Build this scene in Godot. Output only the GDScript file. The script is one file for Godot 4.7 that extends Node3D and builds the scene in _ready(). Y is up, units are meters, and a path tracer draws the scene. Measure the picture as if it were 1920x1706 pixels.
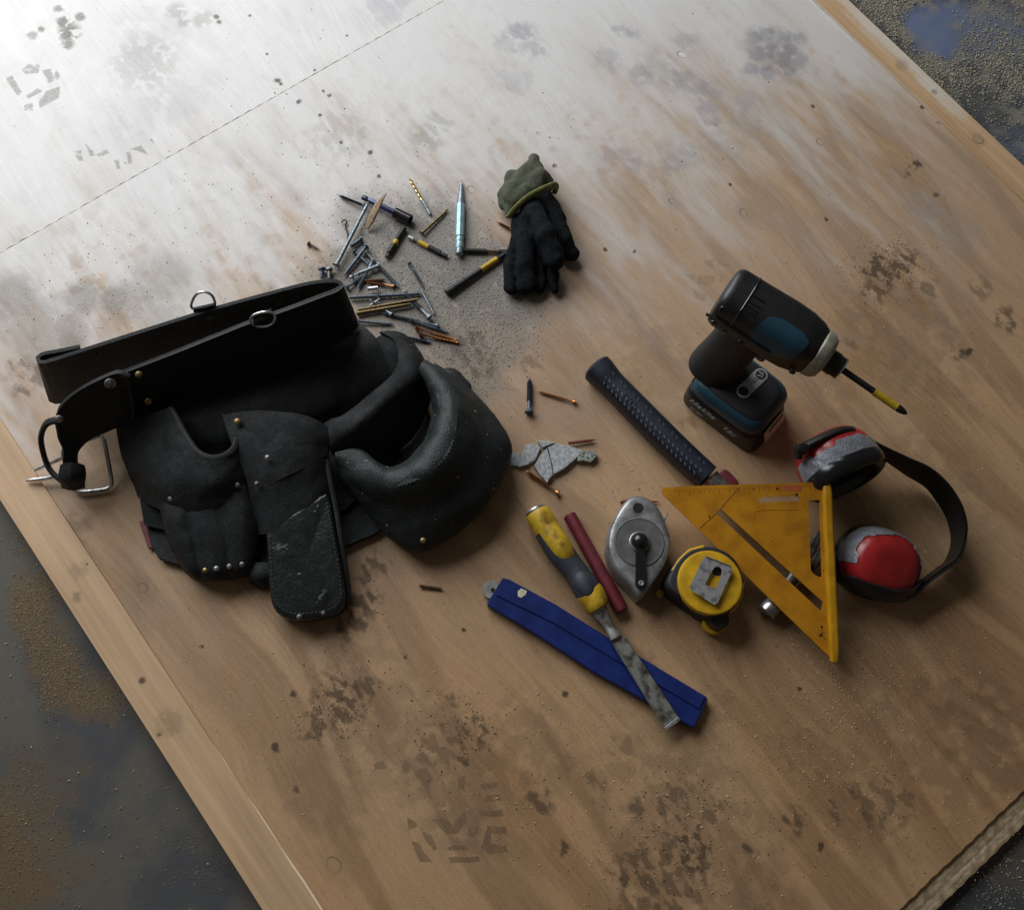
extends Node3D
# Tools laid out on a dirty sheet of plywood on a concrete floor.
# Positions: at(x, y, h) is the point at height h (millimetres above the plywood) that stands at pixel x, y of the photograph.

const CAM := Vector3(0.0, 1.05, 0.371524)
var eye := Basis(Vector3(0.990544, 0.045763, -0.129335), Vector3(-0.137193, 0.330413, -0.933812), Vector3(0.0, 0.942726, 0.333567))
const U := Vector3(0.70820236, 0, 0.7060095)     # along the sheet
const V := Vector3(-0.7060095, 0, 0.70820236)    # across the sheet
var O := Vector3.ZERO                            # far corner of the sheet's edge in the picture
const FLOOR_Y := -0.019
var base := Vector3.ZERO                         # base of the thing being built
var taken := {}
var M := {}
var rng := RandomNumberGenerator.new()

func at(x: float, y: float, h := 0.0) -> Vector3:
	var d: Vector3 = eye * Vector3(x - 960.0, 853.0 - y, -1900.0)
	return CAM + d * ((h * 0.001 - CAM.y) / d.y)

func pts(a: Array) -> PackedVector3Array:       # flat x, y, h triples
	var r := PackedVector3Array()
	for i in range(0, a.size(), 3): r.append(at(a[i], a[i + 1], a[i + 2]))
	return r

func st(p: Vector3) -> Vector2: return Vector2((p - O).dot(U), (p - O).dot(V))
func bd(s: float, t: float, y := 0.0) -> Vector3: return O + U * s + V * t + Vector3(0, y, 0)

# ---------------------------------------------------------------- naming
func numbered(n: String) -> String:
	if not taken.has(n):
		taken[n] = 0
		return n
	taken[n] += 1
	return "%s_%03d" % [n, taken[n]]

func thing(called: String, label: String, category: String, where: Vector3, group := "") -> Node3D:
	var o := Node3D.new()
	o.name = numbered(called)
	add_child(o, true)
	o.position = where
	base = where
	o.set_meta("label", label)
	o.set_meta("category", category)
	if group: o.set_meta("group", group)
	return o

func tag(o: Node, label: String, category: String, group := "") -> Node:
	o.set_meta("label", label)
	o.set_meta("category", category)
	if group: o.set_meta("group", group)
	return o

# ---------------------------------------------------------------- meshes
class Shape:
	var v := PackedVector3Array()       # three corners a triangle
	var uv := PackedVector2Array()
	var has_uv := false

	func push(p: PackedVector3Array, idx: PackedInt32Array, puv := PackedVector2Array()) -> void:
		# a closed surface: turned so that its front faces look outward (clockwise fronts)
		var c := Vector3.ZERO
		for q in p: c += q
		c /= maxf(1.0, p.size())
		var vol := 0.0
		for i in range(0, idx.size(), 3): vol += (p[idx[i]] - c).dot((p[idx[i + 1]] - c).cross(p[idx[i + 2]] - c))
		var flip := vol > 0.0
		if puv.size() > 0: has_uv = true
		for i in range(0, idx.size(), 3):
			var a := idx[i]
			var b := idx[i + 1]
			var d := idx[i + 2]
			if flip:
				var e := b
				b = d
				d = e
			v.append(p[a]); v.append(p[b]); v.append(p[d])
			if puv.size() > 0:
				uv.append(puv[a]); uv.append(puv[b]); uv.append(puv[d])
			else:
				uv.append(Vector2.ZERO); uv.append(Vector2.ZERO); uv.append(Vector2.ZERO)

	func commit(origin: Vector3, crease := 38.0) -> ArrayMesh:
		var n := v.size()
		var ids := {}
		var vid := PackedInt32Array()
		vid.resize(n)
		var faces := []
		var fn := PackedVector3Array()
		fn.resize(n / 3)
		for i in n:
			var k := Vector3i((v[i] * 50000.0).round())
			var id: int = ids.get(k, -1)
			if id < 0:
				id = ids.size()
				ids[k] = id
				faces.append(PackedInt32Array())
			vid[i] = id
			faces[id].append(i / 3)
		for f in n / 3: fn[f] = (v[f * 3 + 2] - v[f * 3]).cross(v[f * 3 + 1] - v[f * 3])
		var cs := cos(deg_to_rad(crease))
		var nn := PackedVector3Array()
		nn.resize(n)
		var out := PackedVector3Array()
		out.resize(n)
		for i in n:
			var f := i / 3
			var me := fn[f].normalized()
			var sum := Vector3.ZERO
			for g in faces[vid[i]]:
				if g == f or fn[g].normalized().dot(me) > cs: sum += fn[g]
			nn[i] = sum.normalized() if sum.length_squared() > 0.0 else Vector3.UP
			out[i] = v[i] - origin
		var a := []
		a.resize(Mesh.ARRAY_MAX)
		a[Mesh.ARRAY_VERTEX] = out
		a[Mesh.ARRAY_NORMAL] = nn
		if has_uv: a[Mesh.ARRAY_TEX_UV] = uv
		var m := ArrayMesh.new()
		m.add_surface_from_arrays(Mesh.PRIMITIVE_TRIANGLES, a)
		return m

func obj(called: String, s: Shape, m: Material, parent: Node = null, crease := 38.0) -> MeshInstance3D:
	var o := MeshInstance3D.new()
	var b := base
	if parent == null:
		o.name = numbered(called)
		var lo := s.v[0]
		var hi := s.v[0]
		for q in s.v:
			lo = lo.min(q)
			hi = hi.max(q)
		b = Vector3((lo.x + hi.x) / 2, lo.y, (lo.z + hi.z) / 2)
		o.position = b
		add_child(o, true)
	else:
		o.name = called
		parent.add_child(o, true)
	o.mesh = s.commit(b, crease)
	o.material_override = m
	return o

func cr(p: PackedVector3Array, n: int, closed := false) -> PackedVector3Array:   # n points on a Catmull-Rom curve, evenly spaced in length
	var raw := PackedVector3Array()
	var c := p.size()
	var segs := c if closed else c - 1
	for i in segs:
		var p1 := p[i]
		var p2 := p[(i + 1) % c]
		var p0 := p[(i - 1 + c) % c] if closed or i > 0 else p1 * 2 - p2
		var p3 := p[(i + 2) % c] if closed or i < c - 2 else p2 * 2 - p1
		for k in 12: raw.append(p1.cubic_interpolate(p2, p0, p3, k / 12.0) if false else _crp(p0, p1, p2, p3, k / 12.0))
	raw.append(p[0] if closed else p[c - 1])
	var len := PackedFloat32Array([0.0])
	for i in range(1, raw.size()): len.append(len[i - 1] + raw[i].distance_to(raw[i - 1]))
	var total := len[len.size() - 1]
	var out := PackedVector3Array()
	var j := 0
	for k in n:
		var d := total * k / (n if closed else n - 1)
		while j < len.size() - 2 and len[j + 1] < d: j += 1
		var w := (d - len[j]) / maxf(1e-9, len[j + 1] - len[j])
		out.append(raw[j].lerp(raw[j + 1], clampf(w, 0, 1)))
	return out

func _crp(p0: Vector3, p1: Vector3, p2: Vector3, p3: Vector3, t: float) -> Vector3:
	return 0.5 * (2.0 * p1 + (p2 - p0) * t + (2.0 * p0 - 5.0 * p1 + 4.0 * p2 - p3) * t * t + (3.0 * p1 - p0 - 3.0 * p2 + p3) * t * t * t)

func loft(s: Shape, rings: Array, caps := true) -> void:     # rings of equal size joined in order, ends closed
	var n: int = rings[0].size()
	var p := PackedVector3Array()
	var idx := PackedInt32Array()
	for r in rings: p.append_array(r)
	for k in rings.size() - 1:
		for i in n:
			var a := k * n + i
			var b := k * n + (i + 1) % n
			idx.append_array([a, b, a + n, b, b + n, a + n])
	if caps:
		for e in [0, rings.size() - 1]:
			var c := Vector3.ZERO
			for q in rings[e]: c += q
			p.append(c / n)
			var at_c := p.size() - 1
			for i in n:
				var a: int = e * n + i
				var b: int = e * n + (i + 1) % n
				if e == 0: idx.append_array([a, at_c, b])
				else: idx.append_array([a, b, at_c])
	else:
		var e := (rings.size() - 1) * n      # a closed loop of rings
		for i in n: idx.append_array([e + i, e + (i + 1) % n, i, e + (i + 1) % n, (i + 1) % n, i])
	s.push(p, idx)

func frame_of(d: Vector3) -> Array:
	var u := d.cross(Vector3.UP)
	if u.length() < 0.01: u = d.cross(Vector3.RIGHT)
	u = u.normalized()
	return [u, u.cross(d).normalized()]

func tube(s: Shape, path: PackedVector3Array, r, n := 10, closed := false, flat := 1.0) -> void:   # r: number or one radius a point; flat squeezes it upright
	var rings := []
	var c := path.size()
	var d0 := (path[1] - path[0]).normalized()
	var fu: Vector3 = frame_of(d0)[0]
	for i in c:
		var d := (path[(i + 1) % c] - path[(i - 1 + c) % c]).normalized() if closed else (path[mini(i + 1, c - 1)] - path[maxi(i - 1, 0)]).normalized()
		fu = (fu - d * fu.dot(d)).normalized()
		var fv := fu.cross(d).normalized()
		var rr: float = r[i] if r is Array or r is PackedFloat32Array else r
		var ring := PackedVector3Array()
		for k in n:
			var a := TAU * k / n
			ring.append(path[i] + fu * cos(a) * rr + fv * sin(a) * rr * flat)
		rings.append(ring)
	loft(s, rings, not closed)

func lathe(s: Shape, a: Vector3, d: Vector3, prof: Array, n := 16, turn := 0.0) -> void:    # prof: distance along d, radius
	d = d.normalized()
	var f := frame_of(d)
	var rings := []
	for q in prof:
		var ring := PackedVector3Array()
		for k in n:
			var g := TAU * (k + turn) / n
			ring.append(a + d * q[0] + (f[0] * cos(g) + f[1] * sin(g)) * maxf(q[1], 0.00002))
		rings.append(ring)
	loft(s, rings)

func sq(x: float, e: float) -> float: return signf(x) * pow(absf(x), e)

func oval(c: Vector3, a: Vector3, b: Vector3, e := 1.0, n := 24) -> PackedVector3Array:    # a ring; e 1 is an ellipse, towards 0 a rectangle
	var r := PackedVector3Array()
	for k in n:
		var g := TAU * (k + 0.5) / n
		r.append(c + a * sq(cos(g), e) + b * sq(sin(g), e))
	return r

func block(s: Shape, c: Vector3, a: Vector3, b: Vector3, up: Vector3, bev := 0.001, e := 0.25, n := 20) -> void:   # half extents a, b, up; rounded edges
	var la := a.length()
	var lb := b.length()
	var lu := up.length()
	var rings := []
	for q in [[-1.0, 1.0], [-1.0, 0.35], [-0.0, 0.0]]:
		var k: float = q[1]
		var z := -up * (1.0 - (0.0 if k == 1.0 else (bev * 0.3 / lu if k > 0.1 else bev / lu)))
		rings.append(oval(c + z, a * (1.0 - bev * k / la), b * (1.0 - bev * k / lb), e, n))
	for q in [0.0, 0.35, 1.0]:
		var z := up * (1.0 - (0.0 if q == 1.0 else (bev * 0.3 / lu if q > 0.1 else bev / lu)))
		rings.append(oval(c + z, a * (1.0 - bev * q / la), b * (1.0 - bev * q / lb), e, n))
	loft(s, rings)

func slab(s: Shape, outline: PackedVector3Array, drop: Vector3, bev := 0.0006) -> void:   # a plate: its top outline, extruded by drop; edges bevelled
	var n := outline.size()
	var up := -drop.normalized()
	var th := drop.length()
	var area := 0.0
	for i in n: area += outline[i].cross(outline[(i + 1) % n]).dot(up)
	var inset := PackedVector3Array()
	for i in n:
		var a := (outline[i] - outline[(i - 1 + n) % n]).normalized()
		var b := (outline[(i + 1) % n] - outline[i]).normalized()
		var m := (up.cross(a) + up.cross(b))
		m = m.normalized() / maxf(0.5, sqrt((1.0 + a.dot(b)) / 2.0)) if m.length() > 0.01 else Vector3.ZERO
		inset.append(outline[i] + m * bev * signf(area))
	var p := PackedVector3Array()
	for q in inset: p.append(q)
	for q in outline: p.append(q - up * bev)
	for q in outline: p.append(q - up * (th - bev))
	for q in inset: p.append(q - up * th)
	var f := frame_of(up)
	var flat := PackedVector2Array()
	for q in inset: flat.append(Vector2(q.dot(f[0]), q.dot(f[1])) * 100.0)
	var tri := Geometry2D.triangulate_polygon(flat)
	if tri.is_empty(): push_warning("slab: outline crosses itself")
	var idx := PackedInt32Array()
	var turn := 1.0
	if tri.size() > 0:
		var t0 := (inset[tri[1]] - inset[tri[0]]).cross(inset[tri[2]] - inset[tri[0]]).dot(up)
		turn = signf(t0)
	var side := signf(area) * turn
	for i in range(0, tri.size(), 3):
		idx.append_array([tri[i], tri[i + 1], tri[i + 2]])
		idx.append_array([tri[i] + 3 * n, tri[i + 2] + 3 * n, tri[i + 1] + 3 * n])
	for k in 3:
		for i in n:
			var a := k * n + i
			var b := k * n + (i + 1) % n
			if side > 0: idx.append_array([a, a + n, b, b, a + n, b + n])
			else: idx.append_array([a, b, a + n, b, b + n, a + n])
	s.push(p, idx)

func sheet(s: Shape, rows: Array, th := 0.003, nu := 0, nv := 0, rough := 0.0, seed := 1) -> void:   # a skin through rows of points, th thick (below it), its edges closed
	var g := rows
	if nu > 0:
		g = []
		var mid := []
		for r in rows: mid.append(cr(r, nu))
		for k in nv: g.append(PackedVector3Array())
		for i in nu:
			var col := PackedVector3Array()
			for r in mid: col.append(r[i])
			var c := cr(col, nv)
			for k in nv: g[k].append(c[k])
	var R: int = g.size()
	var C: int = g[0].size()
	var top := PackedVector3Array()
	var bot := PackedVector3Array()
	var no := FastNoiseLite.new()
	no.seed = seed
	no.frequency = 22.0
	no.fractal_octaves = 3
	for k in R:
		for i in C:
			var du: Vector3 = g[k][mini(i + 1, C - 1)] - g[k][maxi(i - 1, 0)]
			var dv: Vector3 = g[mini(k + 1, R - 1)][i] - g[maxi(k - 1, 0)][i]
			var nrm := du.cross(dv).normalized()
			var q: Vector3 = g[k][i]
			if rough > 0.0: q += nrm * no.get_noise_3dv(q) * rough
			top.append(q)
			bot.append(q - nrm * th)
	var p := top.duplicate()
	p.append_array(bot)
	var N := R * C
	var idx := PackedInt32Array()
	for k in R - 1:
		for i in C - 1:
			var a := k * C + i
			idx.append_array([a, a + 1, a + C, a + 1, a + C + 1, a + C])
			idx.append_array([N + a, N + a + C, N + a + 1, N + a + 1, N + a + C, N + a + C + 1])
	var rim := PackedInt32Array()
	for i in C - 1: rim.append(i)
	for k in R - 1: rim.append(k * C + C - 1)
	for i in C - 1: rim.append((R - 1) * C + C - 1 - i)
	for k in R - 1: rim.append((R - 1 - k) * C)
	for i in rim.size():
		var a := rim[i]
		var b := rim[(i + 1) % rim.size()]
		idx.append_array([a, N + a, b, b, N + a, N + b])
	var puv := PackedVector2Array()
	for w in 2:
		for k in R:
			for i in C: puv.append(Vector2(i / float(C - 1), k / float(R - 1)))
	s.push(p, idx, puv)

func strap(s: Shape, upper: PackedVector3Array, lower: PackedVector3Array, th := 0.003, n := 60, m := 4) -> void:
	var a := cr(upper, n)
	var b := cr(lower, n)
	var rows := []
	for k in m:
		var r := PackedVector3Array()
		for i in n: r.append(a[i].lerp(b[i], k / float(m - 1)))
		rows.append(r)
	sheet(s, rows, th)

func blobs(s: Shape, bones: Array, cell := 0.003, k := 0.006, fold := 0.0, seed := 1) -> void:   # bones: [a, b, ra, rb, squash?]; joined by a smooth minimum and meshed as surface nets
	var lo := Vector3.INF
	var hi := -Vector3.INF
	for b in bones:
		var r := maxf(b[2], b[3]) + 0.008
		lo = lo.min(b[0] - Vector3.ONE * r).min(b[1] - Vector3.ONE * r)
		hi = hi.max(b[0] + Vector3.ONE * r).max(b[1] + Vector3.ONE * r)
	var n := Vector3i(((hi - lo) / cell).ceil()) + Vector3i.ONE
	var f := PackedFloat32Array()
	f.resize(n.x * n.y * n.z)
	var no := FastNoiseLite.new()
	no.seed = seed
	no.frequency = 45.0
	no.fractal_octaves = 2
	var i := 0
	for z in n.z:
		for y in n.y:
			for x in n.x:
				var p := lo + Vector3(x, y, z) * cell
				var d := 1.0
				for b in bones:
					var ab: Vector3 = b[1] - b[0]
					var t := clampf((p - b[0]).dot(ab) / maxf(1e-9, ab.length_squared()), 0, 1)
					var q: Vector3 = p - (b[0] + ab * t)
					if b.size() > 4: q.y /= b[4]
					var e: float = q.length() - lerpf(b[2], b[3], t)
					if d > 0.5: d = e
					else:
						var h := clampf(0.5 + 0.5 * (d - e) / k, 0, 1)
						d = lerpf(d, e, h) - k * h * (1.0 - h)
				if fold > 0.0: d += no.get_noise_3dv(p) * fold
				f[i] = d
				i += 1
	nets(s, f, n, lo, cell)

func nets(s: Shape, f: PackedFloat32Array, n: Vector3i, lo: Vector3, cell: float) -> void:
	var sx := 1
	var sy := n.x
	var sz := n.x * n.y
	var of := PackedInt32Array([0, sx, sy, sx + sy, sz, sx + sz, sy + sz, sx + sy + sz])
	var corner := [Vector3(0, 0, 0), Vector3(1, 0, 0), Vector3(0, 1, 0), Vector3(1, 1, 0), Vector3(0, 0, 1), Vector3(1, 0, 1), Vector3(0, 1, 1), Vector3(1, 1, 1)]
	var edges := [0, 1, 2, 3, 4, 5, 6, 7, 0, 2, 1, 3, 4, 6, 5, 7, 0, 4, 1, 5, 2, 6, 3, 7]
	var id := PackedInt32Array()
	id.resize(f.size())
	id.fill(-1)
	var p := PackedVector3Array()
	for z in n.z - 1:
		for y in n.y - 1:
			for x in n.x - 1:
				var c := x + y * sy + z * sz
				var inside := 0
				for q in of:
					if f[c + q] < 0.0: inside += 1
				if inside == 0 or inside == 8: continue
				var sum := Vector3.ZERO
				var m := 0
				for e in range(0, 24, 2):
					var a := f[c + of[edges[e]]]
					var b := f[c + of[edges[e + 1]]]
					if (a < 0.0) == (b < 0.0): continue
					sum += corner[edges[e]].lerp(corner[edges[e + 1]], a / (a - b))
					m += 1
				id[c] = p.size()
				p.append(lo + (Vector3(x, y, z) + sum / m) * cell)
	var idx := PackedInt32Array()
	for z in range(1, n.z - 1):
		for y in range(1, n.y - 1):
			for x in range(1, n.x - 1):
				var c := x + y * sy + z * sz
				var a := f[c] < 0.0
				for w in 3:
					var o: int = [sx, sy, sz][w]
					if a == (f[c + o] < 0.0): continue
					var u: int = [sy, sz, sx][w]
					var v: int = [sz, sx, sy][w]
					var q := [id[c], id[c - u], id[c - u - v], id[c - v]]
					if a: idx.append_array([q[0], q[1], q[2], q[0], q[2], q[3]])
					else: idx.append_array([q[0], q[2], q[1], q[0], q[3], q[2]])
	s.push(p, idx)

# ---------------------------------------------------------------- materials
func lin(r: float, g: float, b: float) -> Color: return Color(r, g, b).linear_to_srgb()

func noise_tex(freq: float, lo: Color, hi: Color, seed := 1, octaves := 4, size := 256, mid := 0.5) -> NoiseTexture2D:
	var n := FastNoiseLite.new()
	n.seed = seed
	n.frequency = freq
	n.fractal_octaves = octaves
	var g := Gradient.new()
	g.offsets = PackedFloat32Array([clampf(mid - 0.28, 0.0, 0.95), clampf(mid + 0.28, 0.05, 1.0)])
	g.colors = PackedColorArray([lo, hi])
	var t := NoiseTexture2D.new()
	t.width = size
	t.height = size
	t.seamless = true
	t.noise = n
	t.color_ramp = g
	return t

func bump_tex(freq: float, seed := 1, strength := 4.0, size := 256) -> NoiseTexture2D:
	var n := FastNoiseLite.new()
	n.seed = seed
	n.frequency = freq
	n.fractal_octaves = 3
	var t := NoiseTexture2D.new()
	t.width = size
	t.height = size
	t.seamless = true
	t.noise = n
	t.as_normal_map = true
	t.bump_strength = strength
	return t

func mat(called: String, r: float, g: float, b: float, rough := 0.5, metal := 0.0, grime: Texture2D = null, relief: Texture2D = null, scale := 12.0, spec := 0.5) -> StandardMaterial3D:   # colours are linear
	var m := StandardMaterial3D.new()
	m.resource_name = called
	m.albedo_color = lin(r, g, b)
	m.roughness = rough
	m.metallic = metal
	m.metallic_specular = spec
	m.cull_mode = BaseMaterial3D.CULL_DISABLED
	if grime or relief:
		m.uv1_triplanar = true
		m.uv1_scale = Vector3.ONE * scale
	if grime: m.albedo_texture = grime
	if relief:
		m.normal_enabled = true
		m.normal_texture = relief
	M[called] = m
	return m

# ---------------------------------------------------------------- paint for the plywood and the floor
var W := 0
var Hh := 0
var s0 := 0.0
var t0 := 0.0
var per := 0.0          # pixels a metre
var layers := {}

func noise_px(w: int, h: int, freq: float, sx: float, sy: float, seed: int, oct := 4) -> PackedByteArray:   # noise stretched sx across, sy down
	var n := FastNoiseLite.new()
	n.seed = seed
	n.frequency = freq
	n.fractal_octaves = oct
	var im := n.get_image(maxi(4, int(w / sx)), maxi(4, int(h / sy)), false, false, true)
	if sx != 1.0 or sy != 1.0: im.resize(w, h, Image.INTERPOLATE_CUBIC)
	return im.get_data()

func layer(n: String) -> PackedFloat32Array:
	var a := PackedFloat32Array()
	a.resize(W * Hh)
	layers[n] = a
	return a

func to_px(x: float, y: float) -> Vector2:
	var q := st(at(x, y))
	return Vector2((q.y - t0) * per, (q.x - s0) * per)

func stamp(n: String, x: float, y: float, r_mm: float, strength: float, noise: PackedByteArray, cut := 0.5, soft := 0.12, long := 1.0) -> void:   # an uneven stain; long stretches it along the grain
	var c := to_px(x, y)
	var r := r_mm * 0.001 * per
	var a: PackedFloat32Array = layers[n]
	var ry := r * long
	for j in range(maxi(0, int(c.y - ry)), mini(Hh, int(c.y + ry) + 1)):
		for i in range(maxi(0, int(c.x - r)), mini(W, int(c.x + r) + 1)):
			var d := Vector2((i - c.x) / r, (j - c.y) / ry).length()
			if d >= 1.0: continue
			var e := noise[j * W + i] / 255.0 + (1.0 - d) * 0.45 - 0.22
			var k := smoothstep(cut - soft, cut + soft, e) * smoothstep(1.0, 0.35, d) * strength
			var p := j * W + i
			if k > a[p]: a[p] = k
	layers[n] = a

func patch(n: String, xy: Array, strength: float, noise: PackedByteArray, cut := 0.4) -> void:     # a printed shape of a sole, its corners in the photograph
	var poly := PackedVector2Array()
	var lo := Vector2.INF
	var hi := -Vector2.INF
	for k in range(0, xy.size(), 2):
		var q := to_px(xy[k], xy[k + 1])
		poly.append(q)
		lo = lo.min(q)
		hi = hi.max(q)
	var a: PackedFloat32Array = layers[n]
	for j in range(maxi(0, int(lo.y) - 2), mini(Hh, int(hi.y) + 3)):
		for i in range(maxi(0, int(lo.x) - 2), mini(W, int(hi.x) + 3)):
			var p := j * W + i
			if not Geometry2D.is_point_in_polygon(Vector2(i, j) + Vector2(noise[p] - 128, noise[(p * 7 + 131) % noise.size()] / 4.0 + noise[maxi(0, p - 40)] * 0.75 - 128) * 0.008, poly): continue
			var k := smoothstep(cut - 0.2, cut + 0.2, noise[p] / 255.0 + 0.1) * strength
			if k > a[p]: a[p] = k
	layers[n] = a

func ring(n: String, x: float, y: float, r_mm: float, strength: float, w_mm := 0.9) -> void:    # the dark outline of a knot
	var c := to_px(x, y)
	var r := r_mm * 0.001 * per
	var w := w_mm * 0.001 * per
	var a: PackedFloat32Array = layers[n]
	for j in range(maxi(0, int(c.y - r * 2)), mini(Hh, int(c.y + r * 2))):
		for i in range(maxi(0, int(c.x - r * 2)), mini(W, int(c.x + r * 2))):
			var v := Vector2(i - c.x, (j - c.y) * 0.82)
			var wob := 1.0 + 0.07 * sin(v.angle() * 2.0 + x) + 0.02 * sin(v.angle() * 3.0 + y)
			var k := (1.0 - smoothstep(w * 0.4, w * 1.3, absf(v.length() - r * wob))) * strength * (0.65 + 0.35 * sin(v.angle() + x * 0.7))
			var p := j * W + i
			if k > a[p]: a[p] = k
	layers[n] = a

func to_srgb_table() -> PackedByteArray:
	var t := PackedByteArray()
	t.resize(4097)
	for i in 4097: t[i] = int(clampf(Color(i / 4096.0, 0, 0).linear_to_srgb().r, 0, 1) * 255.0 + 0.5)
	return t

func sheet_paint(seed: int, stains: Callable) -> Array:       # [albedo, relief]
	for n in ["dirt", "grey", "blue", "pale", "ring"]: layer(n)
	stains.call()
	var dirt: PackedFloat32Array = layers.dirt
	var grey: PackedFloat32Array = layers.grey
	var blue: PackedFloat32Array = layers.blue
	var pale: PackedFloat32Array = layers.pale
	var rg: PackedFloat32Array = layers.ring
	var warp := noise_px(W, Hh, 0.010, 2, 6, seed, 2)
	var bands := noise_px(W, Hh, 0.016, 1, 9, seed + 1, 3)
	var fine := noise_px(W, Hh, 0.20, 1, 22, seed + 2, 3)
	var pores := noise_px(W, Hh, 0.55, 1, 9, seed + 3, 2)
	var cloud := noise_px(W, Hh, 0.012, 1, 5, seed + 4, 5)
	var tint := noise_px(W, Hh, 0.006, 2, 3, seed + 5, 4)
	var grit := noise_px(W, Hh, 0.28, 1, 1, seed + 6, 3)
	var scuff := noise_px(W, Hh, 0.05, 1, 4.5, seed + 7, 6)
	var lut := to_srgb_table()
	var px := PackedByteArray()
	px.resize(W * Hh * 3)
	var rel := PackedByteArray()
	rel.resize(W * Hh)
	var ro := PackedByteArray()
	ro.resize(W * Hh)
	for j in Hh:
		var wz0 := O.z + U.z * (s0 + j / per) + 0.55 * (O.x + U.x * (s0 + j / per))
		for i in W:
			var p := j * W + i
			var x := clampi(i + int((warp[p] - 128) * 0.24), 0, W - 1)
			var b := bands[j * W + x] / 255.0
			b = smoothstep(0.30, 0.62, b)
			var f := fine[j * W + x] / 255.0
			var po := pores[p] / 255.0
			var tone := 0.40 * b + 0.34 * f + 0.26 * po
			var r := lerpf(0.245, 0.515, tone)
			var g := lerpf(0.136, 0.322, tone)
			var bl := lerpf(0.062, 0.170, tone)
			var ti := tint[p] / 255.0 - 0.5
			r *= 1.0 + ti * 0.12
			bl *= 1.0 - ti * 0.16
			var gn := 0.88 + 0.24 * grit[p] / 255.0
			gn *= 1.0 - 0.35 * smoothstep(0.72, 0.9, po) * smoothstep(0.35, 0.6, scuff[p] / 255.0)
			r *= gn; g *= gn; bl *= gn
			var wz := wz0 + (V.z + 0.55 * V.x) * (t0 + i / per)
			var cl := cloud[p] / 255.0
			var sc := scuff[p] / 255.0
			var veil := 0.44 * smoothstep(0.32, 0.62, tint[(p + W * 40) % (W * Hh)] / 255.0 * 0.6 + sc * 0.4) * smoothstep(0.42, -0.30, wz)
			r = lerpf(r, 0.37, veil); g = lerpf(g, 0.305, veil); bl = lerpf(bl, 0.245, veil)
			# greyish cement dust plus white sheen painted into the colour toward the far corner
			var dust_sheen := clampf(smoothstep(-0.08, -0.70, wz + (cl - 0.5) * 0.34 + (sc - 0.5) * 0.27), 0.0, 1.0)
			dust_sheen = clampf(dust_sheen * (0.74 + 0.42 * sc), 0.0, 0.92)
			var pk := minf(1.0, dust_sheen * 1.7) * 0.62
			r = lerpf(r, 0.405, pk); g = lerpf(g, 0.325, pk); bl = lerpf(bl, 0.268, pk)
			r = lerpf(r, 0.575, dust_sheen); g = lerpf(g, 0.565, dust_sheen); bl = lerpf(bl, 0.55, dust_sheen)
			var k: float = blue[p]
			if k > 0.0:
				r = lerpf(r, 0.235, k); g = lerpf(g, 0.235, k); bl = lerpf(bl, 0.265, k)
			k = pale[p]
			if k > 0.0:
				r = lerpf(r, 0.60, k); g = lerpf(g, 0.585, k); bl = lerpf(bl, 0.56, k)
			k = grey[p]
			if k > 0.0:
				k *= 0.8 + 0.3 * grit[p] / 255.0
				r = lerpf(r, 0.20, k); g = lerpf(g, 0.185, k); bl = lerpf(bl, 0.165, k)
			k = dirt[p]
			if k > 0.0:
				r = lerpf(r, 0.060, k); g = lerpf(g, 0.037, k); bl = lerpf(bl, 0.019, k)
			k = rg[p]
			if k > 0.0:
				r = lerpf(r, 0.07, k); g = lerpf(g, 0.042, k); bl = lerpf(bl, 0.022, k)
			# scattered specks of dirt
			var sp := smoothstep(0.80, 0.90, grit[p] / 255.0) * smoothstep(0.48, 0.75, cl * 0.6 + sc * 0.4) * 0.75
			r = lerpf(r, 0.10, sp); g = lerpf(g, 0.08, sp); bl = lerpf(bl, 0.06, sp)
			var q := p * 3
			px[q] = lut[clampi(int(r * 4096), 0, 4096)]
			px[q + 1] = lut[clampi(int(g * 4096), 0, 4096)]
			px[q + 2] = lut[clampi(int(bl * 4096), 0, 4096)]
			rel[p] = clampi(int(90 + f * 50 + po * 40 + dirt[p] * 40 + grey[p] * (grit[p] - 128) * 0.5), 0, 255)
			ro[p] = clampi(int(105 + 45 * sc + 40 * (1.0 - f) + dirt[p] * 90 + grey[p] * 90), 0, 255)
	var im := Image.create_from_data(W, Hh, false, Image.FORMAT_RGB8, px)
	var rm := Image.create_from_data(W, Hh, false, Image.FORMAT_L8, rel)
	rm.convert(Image.FORMAT_RGBA8)
	rm.bump_map_to_normal_map(1.6)
	var oi := Image.create_from_data(W, Hh, false, Image.FORMAT_L8, ro)
	return [ImageTexture.create_from_image(im), ImageTexture.create_from_image(rm), ImageTexture.create_from_image(oi)]

func sheet_mat(tex: Array) -> StandardMaterial3D:
	var m := StandardMaterial3D.new()
	m.albedo_texture = tex[0]
	m.normal_enabled = true
	m.normal_texture = tex[1]
	m.normal_scale = 0.8
	m.roughness = 1.0
	m.roughness_texture = tex[2]
	m.roughness_texture_channel = BaseMaterial3D.TEXTURE_CHANNEL_RED
	m.metallic_specular = 0.5
	m.cull_mode = BaseMaterial3D.CULL_DISABLED
	return m

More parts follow.
